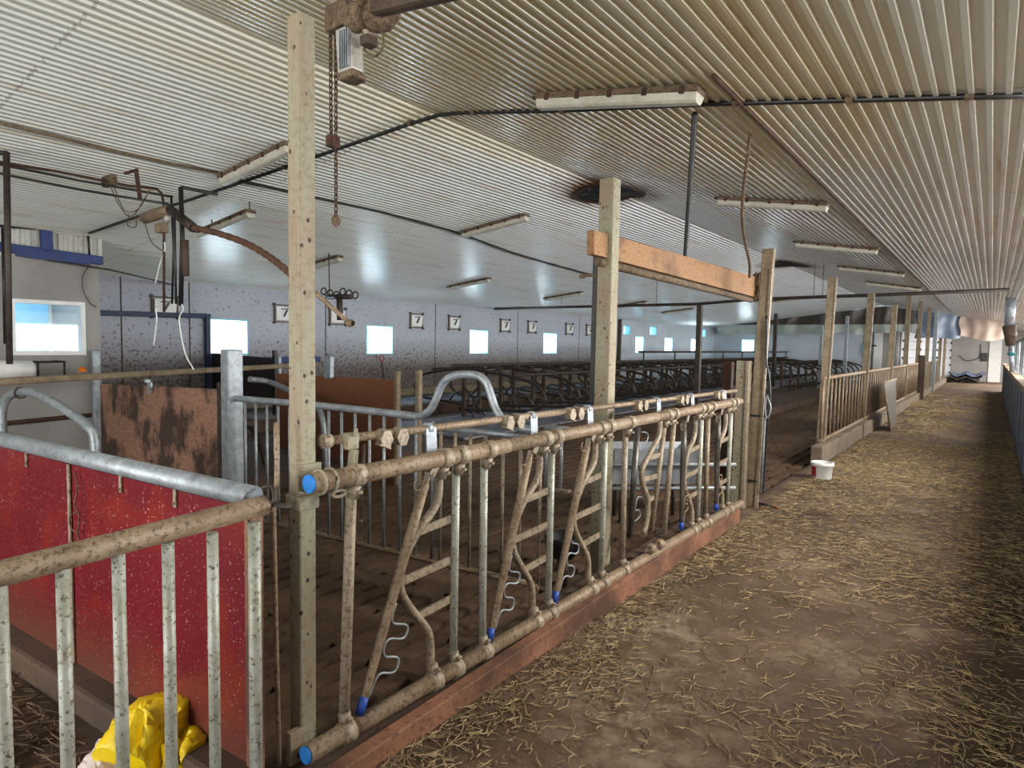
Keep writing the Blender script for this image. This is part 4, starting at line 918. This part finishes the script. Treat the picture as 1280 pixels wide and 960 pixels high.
vb = MB(); u_ = [(110, 293), (112, 320)]; vb.tube([onX(*u_[0], RW+.07), onX(*u_[1], RW+.07)], .015, 8).build('drop_stub', 'black', bp_)
dp = thing('drop_pipe', 'vertical black pipe dropping from the ceiling pipe behind the orange beam', 'pipe', onX(855, 352, -2.3))
a, b = cpt(869, 132)+Vector((0, 0, -.05)), onX(855, 345, -2.3)
MB().tube([a, b, onX(854, 352, -2.3), onX(858, 357, -2.3), onX(884, 354, -2.3)], .02, 10).build('pipe', 'black', dp); MB().tube([onX(882, 354, -2.3), onX(892, 353, -2.3)], .028, 10).build('valve', 'steel_dark', dp)
# conduits
tag(MB().tube([(-1.335, y, ceil(-1.335)-.03) for y in (3.6, 3.7, 12, 20, 30)], .014, 8).build('conduit', 'rust'), 'rust-brown conduit running along the right roof slope past the lamps', 'conduit')
tag(MB().tube([cpt(*c)+Vector((0, 0, -.035)) for c in ((-10, 146), (70, 165), (140, 183), (215, 200), (272, 211))], .015, 8).build('conduit', 'lamp_top'), 'dusty conduit leading to the left end of the upper left lamp', 'conduit')
tag(MB().tube([cpt(*c)+Vector((0, 0, -.035)) for c in ((300, 222), (405, 245), (480, 262), (560, 284), (600, 298), (640, 313), (680, 325), (752, 345))], .014, 8).build('conduit', 'black'), 'sagging dark cable running away over the left roof slope', 'cable')
# tube lamps
proto = None
def lamp(x0, y, L, zc_, label, group=None, hang=0.):
    global proto
    slope = math.atan(SL) if x0 < RX else -math.atan(SR)
    xm = x0+L/2; z = (ceil(xm)-.02 if zc_ is None else zc_)
    if proto is None:
        o = thing('tube_lamp', label, 'ceiling lamp', (0, 0, 0), group); Wd = .135
        MB().box((-.6, -Wd/2, -.045), (.6, Wd/2, .0)).build('housing', 'lamp_top', o, bevel=.008)
        m = MB(); pr = [(-Wd/2+.005, -.04), (-Wd/2+.02, -.085), (-.03, -.10), (.03, -.10), (Wd/2-.02, -.085), (Wd/2-.005, -.04)]
        m.prism([(-.595, a_, b_) for a_, b_ in pr], (1.19, 0, 0)); m.build('diffuser', 'lamp', o, bevel=.004)
        for k in range(5):
            m = MB()
            for s_ in (-1, 1): m.box((-.5+.25*k-.015, s_*Wd/2-.006, -.055), (-.5+.25*k+.015, s_*Wd/2+.006, -.012))
            m.box((-.5+.25*k-.012, -Wd/2, -.012), (-.5+.25*k+.012, Wd/2, -.008)); m.build('clip', 'rust', o)
        MB().box((-.66, -.015, -.03), (-.6, .015, -.005)).build('cable_gland', 'rust', o)
        proto = o
    else: o = dup(proto, (0, 0, 0), label, group)
    o.location = (xm, y, z); o.rotation_euler = (0, -slope, 0); o['label'] = label
    if group: o['group'] = group
    elif 'group' in o.keys(): del o['group']
    return o
GR = 'tube lamps along the right roof slope'; GL = 'tube lamps along the left roof slope'; GF = 'tube lamps over the cubicles'
rl = ['large dusty tube lamp nearest the camera on the right roof slope, above the black pipe', 'tube lamp on the right roof slope beside the hanging rope', 'third tube lamp along the right roof slope', 'fourth tube lamp along the right roof slope', 'fifth tube lamp along the right roof slope']
for i in range(5): lamp(-2.66, 3.80+3.71*i, 1.2, None, rl[i], GR)
lamp(-6.5, 3.55, 1.2, None, 'tube lamp on the left roof slope partly hidden by the near square post', GL); lamp(-6.52, 7.35, 1.2, None, 'tube lamp on the left roof slope left of the round ceiling hole', GL)
lamp(-9.95, 6.8, 1.2, None, 'dark tube lamp just right of the near square post under the left eave', GF); lamp(-9.95, 10.75, 1.2, None, 'tube lamp over the cubicles between the second and third windows', GF); lamp(-9.95, 14.65, 1.2, None, 'tube lamp over the cubicles between the third and fourth windows', GF)
lamp(-9.95, 18.6, 1.2, None, 'tube lamp over the cubicles just right of the pale mottled post', GF); lamp(-9.95, 22.5, 1.2, None, 'tube lamp over the cubicles beyond the pale mottled post, farthest right', GF)
c0, c1 = onY(250, 288, 4.2), onY(318, 268, 4.2)
h = lamp(c0.x, 4.2, 1.2, (c0.z+c1.z)/2+.03, 'tube lamp hung on short rods beside the brown auger tube', GL)
tag(MB().tube([(c1.x-.1, 4.2, c1.z), (c1.x-.1, 4.2, ceil(c1.x))], .008, 6).tube([(c0.x+.3, 4.2, c0.z), (c0.x+.3, 4.2, ceil(c0.x))], .008, 6).build('hanger_rods', 'rust'), 'thin rods holding the hung tube lamp to the ceiling', 'hanger rods')
fl = [(-6.6, 11.1), (-6.6, 14.9), (-6.6, 18.6)]
pl_ = onY(973, 373, 24); lamp(-6.6, 24., 1.6, None, 'small bright tube lamp far along the left roof slope', GL)
# round shafts in the ceiling
def shaft(cx, cy, r, label):
    t = thing('ceiling_shaft', label, 'air shaft', (cx, cy, ceil(cx)-.03))
    n = 32; zf = lambda x: ceil(x)-.032
    ring = lambda rr, dz: [(cx+rr*math.cos(2*math.pi*j/n), cy+rr*math.sin(2*math.pi*j/n), zf(cx+rr*math.cos(2*math.pi*j/n))+dz) for j in range(n)]
    m = MB(); m.add(ring(r+.04, -.004)+ring(r, -.004)+ring(r, .0)+ring(r+.04, .0), [(k*n+j, k*n+(j+1) % n, ((k+1) % 4)*n+(j+1) % n, ((k+1) % 4)*n+j) for k in range(4) for j in range(n)]); m.build('rim', 'rust', t)
    m = MB(); m.add(ring(r, 0)+ring(r*.96, .006), [(j, (j+1) % n, n+(j+1) % n, n+j) for j in range(n)]+[tuple(range(n, 2*n))]); m.build('shade_disc', 'hole', t)  # flat disc; the darkness inside the shaft is put into its colour
    m = MB()
    for k in range(10): a_ = 2*math.pi*k/10; m.bar((cx+r*.3*math.cos(a_), cy+r*.3*math.sin(a_), zf(cx)-.0), (cx+r*.9*math.cos(a_), cy+r*.9*math.sin(a_), zf(cx+r*.9*math.cos(a_))+.0), .01, .012)
    m.build('vanes', 'steel_dark', t); return t
shaft(-4.05, 7.40, .42, 'round dark air shaft in the ceiling behind the pale mottled post')
shaft(-3.9, 15.9, .42, 'round dark air shaft farther along the ceiling ridge')
# far cross pipe
fpz = [onY(620, 385, 20), onY(740, 382, 20), onY(870, 380, 20), onY(945, 373, 20), onY(1090, 369, 20), onY(1262, 362, 20)]
fpz[0].x = max(fpz[0].x, -11.9)
fa = onX(618, 386, -11.9); fy = fa.y
fpz = [fa]+[onY(u, v, fy) for u, v in ((740, 383), (872, 380), (945, 374), (1090, 369), (1262, 362))]
fx = thing('cross_pipe', 'long brown pipe slung across the barn below the far ceiling', 'pipe', fpz[2]); MB().tube(fpz, .035, 8).build('pipe', 'steel_dark', fx)
for (u, v) in ((702, 372), (820, 352), (1017, 340), (1028, 340)):
    p = onY(u, 384 if u < 850 else 370, fy); MB().tube([p, (p.x, p.y, ceil(p.x))], .006, 5).build('hanger', 'steel_dark', fx)
# column with duct at the far right
# hoist and motor near the square post
hx = onY(440, 75, 1.9); 
ho = thing('winch_motor', 'dusty white motor box hanging from a winch at the top of the picture', 'winch', hx)
def hp(u, v, d=0): return onY(u, v, 1.9+d)
c_t, c_b = hp(437, 38), hp(440, 92)
m = MB(); pr = [(-.052, -.04), (-.052, .02), (-.03, .045), (.03, .045), (.052, .02), (.052, -.04)]
m.prism([(c_b.x+a_, 1.9+b_, c_b.z) for a_, b_ in pr], (c_t.x-c_b.x, 0, c_t.z-c_b.z)); m.build('motor_housing', 'alu', ho, bevel=.006)
m = MB()
for a_ in (-.025, -.01, .005, .02, .035): m.box((c_b.x+a_, 1.846, c_b.z+.01), (c_b.x+a_+.005, 1.862, c_t.z-.02))
m.build('cooling_fins', 'galv', ho)
m = MB(); m.prism([(c_b.x+a_*1.12, 1.9+b_*1.12, c_b.z) for a_, b_ in pr], (0.006, 0, -.035)); m.build('bottom_cover', 'lamp_top', ho, bevel=.012)
p0, p1 = hp(416, 5), hp(446, 14)
MB().box((hp(414, 10).x, 1.86, hp(414, 44).z), (hp(441, 10).x, 1.95, hp(414, 12).z)).build('mounting_frame', 'lamp_top', ho, bevel=.01)
MB().tube([hp(395, -14), hp(445, 17)], .022, 12).build('drive_shaft', 'cream', ho)
m = MB().lathe((hp(452, 24).x, 1.88, hp(452, 24).z), [(0, -.05), (.05, -.05), (.06, -.03), (.06, .05), (.04, .07), (0, .07)], 18, 'X'); m.build('gearbox', 'lamp_top', ho)
m = MB(); cc = hp(478, 18); m.lathe((cc.x, 1.9, cc.z), [(0, -.06), (.06, -.06), (.07, 0), (.05, .06), (0, .08)], 16, 'X'); m.build('winch_drum', 'rope', ho)
MB().tube([hp(452, 30), hp(459, 40), hp(464, 48)], [.02, .018, .014], 10).build('cable_gland', 'cream', ho)
MB().box((hp(456, 50).x, 1.87, hp(456, 60).z), (hp(466, 50).x, 1.93, hp(456, 48).z)).build('limit_switch', 'wood_dark', ho, bevel=.004)
tag(MB().tube(smoothpath([hp(472, 32), hp(479, 45), hp(478, 60), (hp(470, 70)), hp(460, 68), hp(455, 60)], 5), .0045, 6).build('loop_cable', 'rope'), 'thin cable looping beside the hanging motor box', 'cable')
q0, q1 = hp(470, 4), hp(560, -14)
tag(MB().bar(hp(468, 10, -.05), hp(600, -22, -.1), .07, .07).build('dark_pipe', 'wood_dark', bevel=.02), 'dark brown beam crossing the top edge beside the winch', 'beam')
def chain(u0, v0, u1, v1, y, label, ball=False):
    a, b = onY(u0, v0, y), onY(u1, v1, y); m = MB(); n = int((a-b).length/.026)
    for k in range(n):
        c = a.lerp(b, (k+.5)/n); ax = Vector((1, 0, 0)) if k % 2 else Vector((0, 1, 0))
        m.tube([c+ax*(.0075*math.cos(t))+Vector((0, 0, .017*math.sin(t))) for t in [2*math.pi*j/8 for j in range(8)]], .0035, 5, closed=True)
    t = thing('hanging_chain', label, 'chain', b); m.build('links', 'rust', t)
    if ball: MB().lathe(b, [(0, -.045), (.018, -.03), (.022, -.01), (.012, .01), (0, .015)], 12).build('pull_knob', 'rope', t)
chain(413, 30, 414, 180, 1.92, 'shorter rusty chain beside the near square post'); chain(420, 35, 420, 272, 1.90, 'longer rusty chain with a knob hanging by the near square post', True)
tag(MB().box((onY(411, 172, 1.95).x, 1.93, onY(411, 185, 1.95).z), (onY(417, 172, 1.95).x, 1.99, onY(411, 170, 1.95).z)).build('chain_stop', 'rust', bevel=.004), 'small rusty block at the lower end of the shorter chain', 'chain stop')
# pipe cluster on the left
YC = 3.0
def cc_(u, v, y=YC): return onY(u, v, y)
tag(MB().tube([cc_(226, 234), cc_(228, 300), cc_(226, 382)], .022, 10).tube([cc_(226, 234), cc_(272, 243, 3.3)], .017, 10).build('riser_pipe', 'black'), 'thickest dark vertical pipe of the hanging cluster, bent over at the top', 'pipe')
tag(MB().tube([onX(-20, 200, -6.6), cc_(70, 214, 2.2), cc_(160, 232, 2.7), cc_(196, 236), cc_(202, 242), cc_(205, 255), cc_(205, 390)], .013, 8).build('pipe_line', 'rust'), 'brown pipe coming from the left edge and turning down in the cluster', 'pipe')
tag(MB().tube([onX(-20, 201, -6.7), cc_(100, 226, 2.4), cc_(216, 246)], .011, 8).tube([cc_(214, 244), cc_(217, 310), cc_(215, 380)], .011, 8).build('pipe_line', 'black'), 'upper of the two thin black pipes running in from the left edge', 'pipe')
tag(MB().tube([onX(-20, 213, -6.4), cc_(100, 237, 2.3), cc_(210, 255, 2.9), cc_(218, 262, 2.9), cc_(219, 320, 2.9), cc_(220, 380, 2.9)], .011, 8).build('pipe_line', 'black'), 'lower of the two thin black pipes running in from the left edge', 'pipe')
tag(MB().tube([cc_(231, 300), cc_(232, 345)], .035, 10).build('fat_hose', 'wood_dark'), 'short brown cylinder hanging among the pipes', 'pipe')
tag(MB().bar(cc_(170, 212, 2.7), cc_(175, 248, 2.7), .025, .03, (0, 1, 0)).bar(cc_(156, 217, 2.7), cc_(172, 212, 2.7), .02, .02).build('pipe_bracket', 'rust'), 'rusty bracket holding the pipes to the ceiling', 'bracket')
tag(MB().box((cc_(132, 222, 2.6).x, 2.56, cc_(132, 235, 2.6).z), (cc_(144, 222, 2.6).x, 2.62, cc_(132, 222, 2.6).z)).build('junction_box', 'rope', bevel=.01), 'small tan junction box on the pipes left of the cluster', 'junction box')
m = MB()
for (a, b, c, d) in (((139, 235), (150, 258), (165, 270), (186, 240)), ((143, 235), (155, 262), (172, 262), (188, 236)), ((161, 268), (160, 282), (170, 283), (170, 268)), ((180, 275), (188, 300), (200, 312), (204, 312))):
    m.tube(smoothpath([cc_(*q, 2.75) for q in (a, b, c, d)], 5), .005, 5)
tag(m.build('loose_cables', 'rope'), 'tangle of thin loose cables drooping left of the pipe cluster', 'cables')
mt = thing('auger_drive', 'dusty auger drive unit amid the hanging pipes', 'auger drive', cc_(200, 272))
a, b = cc_(181, 273), cc_(213, 262)
MB().tube([a, a.lerp(b, .4), b], [.055, .06, .05], 16).build('motor', 'cream2', mt)
MB().lathe(cc_(208, 273), [(0, -.02), (.045, -.02), (.045, .02), (.02, .03), (0, .03)], 16, 'Y').build('flange', 'alu', mt)
MB().box((cc_(198, 283).x, 2.96, cc_(198, 292).z), (cc_(206, 283).x, 3.04, cc_(198, 280).z)).build('terminal_box', 'wood_post', mt, bevel=.01)
MB().tube([b, cc_(236, 280), cc_(242, 285)], .045, 12).build('outlet', 'steel_dark', mt)
ap = [cc_(238, 284), cc_(270, 291), cc_(305, 303), cc_(335, 320), cc_(358, 338), cc_(376, 356)]
au = thing('auger_tube', 'brown ribbed auger tube curving down behind the near square post', 'auger tube', ap[2])
pth = smoothpath(ap, 14); MB().tube(pth, [.026+(.004 if k % 4 < 2 else 0) for k in range(len(pth))], 12).build('tube', 'auger', au)
tag(MB().tube([onY(380, 356, 3.0), onY(392, 364, 3.05), onY(408, 378, 3.1), onY(437, 404, 3.1)], .018, 10).lathe(onY(438, 404, 3.1), [(.026, -.03), (.03, 0), (.02, .03)], 12, 'X').build('tube_outlet', 'cream2'), 'tan tube with an open end emerging right of the near square post', 'tube')
m = MB()
for k in range(6): c = onY(411+k*6, 367+(k % 3)*2, 6.6); m.tube([c+Vector((.07*math.cos(t), .03*k-.1, .055*math.sin(t)+.03)) for t in [2*math.pi*j/10 for j in range(10)]], .012, 5, closed=True)
m.tube([onY(410, 371, 6.6), onY(440, 371, 6.6)], .04, 8).tube([onY(412, 371, 6.6), Vector((onY(411, 371, 6.6).x, 6.6, ceil(onY(411, 371, 6.6).x)))], .01, 6).tube([onY(424, 368, 6.6), onY(425, 400, 6.6)], .05, 8)
tag(m.build('coiled_hoses', 'steel_dark'), 'dark bundle of coiled hoses hanging under the eave right of the near square post', 'hoses')
for (pts, lb_) in ((((205, 300), (206, 312), (200, 330), (194, 355)), 'upper piece of white tape hanging beside the pipes'), (((204, 380), (195, 385), (196, 400), (192, 432)), 'lower strip of white tape hanging in front of the wall'), (((226, 378), (229, 387), (224, 400), (231, 440), (242, 462)), 'long thin white string trailing below the pipe cluster')):
    tag(MB().tube(smoothpath([cc_(*q, 3.0) for q in pts], 5), .007, 5).build('hanging_tape', 'white_plastic'), lb_, 'tape')
tag(MB().tube([onY(8, 190, 1.75), onY(10, 330, 1.75), onY(12, 455, 1.75)], .025, 10).tube([onY(-20, 191, 1.75), onY(8, 191, 1.75)], .022, 8).build('riser_pipe', 'steel_dark'), 'dark vertical pipe at the far left edge in front of the blue rail', 'pipe')
tag(MB().tube([onY(3, 285, 2.4), onY(6, 430, 2.4)], .014, 8).build('riser_pipe', 'black'), 'thin black pipe beside the vertical pipe at the far left edge', 'pipe')
tag(MB().tube([onX(-5, 283, RW+.09), onX(60, 287, RW+.09), onX(108, 290, RW+.09)], .012, 8).build('ceiling_edge_pipe', 'black'), 'black pipe along the top of the profiled sheet', 'pipe')

# ---- hanging plastic at the back
def curtain(x0, x1, y, zlow, label, mat, amp=.08, f=3., seed=1):
    rnd = random.Random(seed); n = max(10, int((x1-x0)*10)); vs = []; K = 9
    for i in range(n+1):
        x = x0+(x1-x0)*i/n; yy = y+amp*math.sin(x*f)+amp*.5*math.sin(x*f*2.7+1); zl = zlow(x)+.05*math.sin(x*4.3+seed)
        zt_ = ceil(x)-.03
        for j in range(K): t = j/(K-1); vs.append((x+.05*math.sin(6*t+x*3), yy+amp*.6*math.sin(5*t+x*5)*t, zt_+(zl-zt_)*t))
    return tag(MB().add(vs, [(i*K+j, i*K+j+1, (i+1)*K+j+1, (i+1)*K+j) for i in range(n) for j in range(K-1)], True).build('hanging_sheet', mat, base=(0, 0, 0)), label, 'plastic sheet')
zA = lambda x: onY(960, 421, 33.3).z
curtain(-11.6, -4.7, 33.3, lambda x: onY(900, 418, 33.3).z+(x+12)*.01, 'long translucent plastic sheet hung along the end wall, upper half coloured dark for the unlit space behind', 'curtain', .10, 2.4)
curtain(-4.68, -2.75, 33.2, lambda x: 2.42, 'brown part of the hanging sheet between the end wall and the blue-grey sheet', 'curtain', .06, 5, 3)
curtain(-2.75, -1.15, 33.2, lambda x: onY(1195, 424, 33.2).z+.1*abs(x+2), 'blue-grey hanging sheet over the left of the corridor end', 'curtain_blue', .1, 4, 4)
curtain(-1.15, .75, 33.2, lambda x: onY(1240, 425, 33.2).z+.18*abs(x+.2)**2, 'pinkish-brown tarpaulin hanging over the right of the corridor end', 'curtain_pink', .06, 5, 5)
# dark mats at the far end
mp = onY(1204, 474, 40.6); mp.z = 0; m = MB()
ml = thing('rubber_mats', 'crumpled heap of dark rubber mats at the far end of the corridor', 'mats', (mp.x, mp.y, 0))
for k in range(4):
    rnd = random.Random(k); gx = 7; vs = []
    for j in range(gx+1):
        for i in range(gx+1):
            vs.append((mp.x-.6+1.35*i/gx+.1*k-.15, mp.y-1+2.*j/gx, .06+.12*k+.08*math.sin(i*1.7+k)+.07*math.sin(j*2.1+k*2)))
    mm = MB().add(vs, [(j*(gx+1)+i, j*(gx+1)+i+1, (j+1)*(gx+1)+i+1, (j+1)*(gx+1)+i) for j in range(gx) for i in range(gx)], False)
    o = mm.build('mat', ['rubber', 'sheet', 'rubber', 'blue_board'][k], ml); s_ = o.modifiers.new('thick', 'SOLIDIFY'); s_.thickness = .03
# ---- right hand barrier
BX = .40
bar = thing('side_barrier', 'grey-blue boarded barrier with a brown capping rail along the right of the corridor', 'barrier', (BX, 20, 0))
MB().box((BX, -2, 0), (BX+.05, 32.5, 1.05)).build('panel', 'blue_board', bar); MB().box((BX-.04, -2, 1.05), (BX+.10, 32.5, 1.14)).build('cap_rail', 'wood_post', bar, bevel=.01)
for k in range(17): MB().bar((BX+.0, 8+1.5*k, 0), (BX+.0, 8+1.5*k, 1.06), .02, .05, (0, 1, 0)).build('batten', 'blue_board', bar)
pr_ = None
for k in range(16):
    y = 10.+1.4*k
    if pr_ is None:
        pr_ = thing('pen_upright', 'slim pale upright standing along the cap of the right barrier', 'upright', (BX+.18, y, 0), 'uprights behind the right barrier')
        MB().tube([(BX+.18, y, 0), (BX+.18, y, 1.95)], .028, 8).build('tube', 'galv', pr_); MB().tube([(BX+.18, y+.5, 1.15), (BX+.18, y+.55, 1.9)], .02, 8).build('yoke', 'galv', pr_)
    else: dup(pr_, (BX+.18, y, 0))
tag(MB().tube([(BX+.18, 9.5, 1.93), (BX+.18, 32, 1.93)], .03, 8).build('upper_rail', 'cream2'), 'dusty rail joining the uprights above the right barrier', 'rail')
zc0 = onX(1263, 432, .30); dc = thing('duct_column', 'grey and brown duct column at the right end of the long cross pipe', 'duct', (.27, 15.5, 0))
cx, cy = onY(1262, 400, 19).x, 19
z0_, z1_, z2_ = zat(432, cx, cy), zat(408, cx, cy), zat(366, cx, cy)
MB().tube([(cx, cy, z1_), (cx, cy, z2_)], .10, 14).build('upper_tube', 'galv', dc); MB().tube([(cx, cy, z1_+.02), (cx+.05, cy, z0_)], [.14, .09], 14).build('funnel', 'wood_dark', dc)
MB().tube([(cx+.05, cy, z0_), (cx+.12, cy, 1.1)], .05, 10).build('spout', 'galv', dc)
tag(MB().tube([(cx-.0, cy-.05, 1.57), (cx+.15, cy-.05, 1.56)], .04, 10).build('teal_fitting', mottled('teal_plastic', '#2f8a96', '#26717b', '#3c4a48', 5)), 'small teal plastic fitting below the duct column', 'fitting')

# ---- straw
def straws(name, label, cat, spots, seed, mat='straw', L=(.04, .16), r=(.0009, .0019)):
    rnd = random.Random(seed); m = MB(); V = m.v; F = m.f; S = m.sm
    for (x, y, z) in spots:
        a_ = rnd.uniform(0, 6.283); l = (L[0]+(L[1]-L[0])*rnd.random()**2)*.5; rr = rnd.uniform(*r)*(1+max(0, y-6)*.10); l *= 1+max(0, y-6)*.05; bend = rnd.uniform(-.35, .35); tilt = rnd.uniform(-.06, .22)
        p = Vector((x, y, z+rr)); d = Vector((math.cos(a_), math.sin(a_), 0)); nn = Vector((-d.y, d.x, 0)); k = len(V)
        for t in (-1, 0, 1):
            c = p+d*(l*t)+nn*(l*bend*t*t)+Vector((0, 0, max(0, tilt*l*(t+1))+.0015))
            V.append(c-nn*rr*1.5); V.append(c+nn*rr*1.5); V.append(c+Vector((0, 0, rr*1.9)))
        for q in (0, 1):
            b = k+3*q
            for e in ((0, 1), (1, 2), (2, 0)): F.append((b+e[0], b+e[1], b+3+e[1], b+3+e[0])); S.append(False)
    return tag(m.build(name, mat, base=(0, 0, 0)), label, cat, None, 'stuff')
rnd = random.Random(11)
def clump(x, y): return .5+.5*math.sin(x*3.1+math.sin(y*2.3)*1.7)*math.cos(y*1.9+math.sin(x*2.7)*1.3)
S1 = []
while len(S1) < 15000:
    y = 1.0+12*rnd.random()**1.35; x = rnd.uniform(-1.74, .36)
    edge = max(0, 1-(x+1.74)/.3)*.8 if y < 6 else .25*max(0, 1-(x+1.74)/.4)
    dens = .07+.62*clump(x, y)**3+edge+(.08 if x > -.15 else 0)
    if y > 4.5: dens += .18
    if rnd.random() < dens: S1.append((x, y, .004))
tot = list(S1)
S3 = []
while len(S3) < 3500:
    y = 9+20*rnd.random()**1.3; x = rnd.uniform(-1.72, .36)
    if rnd.random() < .05+.95*clump(x*.8, y*.6)**3: S3.append((x, y, .006))
for (u, v, n) in ((1108, 505, 260), (1160, 520, 450), (1250, 555, 200), (1185, 535, 200)):
    c = onZ(u, v, 0)
    for _ in range(n): a_ = rnd.gauss(0, .2), rnd.gauss(0, .6); S3.append((min(max(c.x+a_[0], -1.72), .36), c.y+a_[1], .008+.05*rnd.random()*math.exp(-(a_[0]/.3)**2)))
tot += S3
straws('loose_straw', 'dull yellow straw and hay strewn along the muddy corridor floor', 'straw', tot, 1, 'straw', (.03, .13))
S4 = [(rnd.uniform(-4.6, -2.0), rnd.uniform(-.3, .92), -.022) for _ in range(3500)]
straws('pen_straw', 'dark straw bedding in front of the red gate', 'straw', S4, 4, 'straw_dark', (.05, .18), (.0012, .0024))
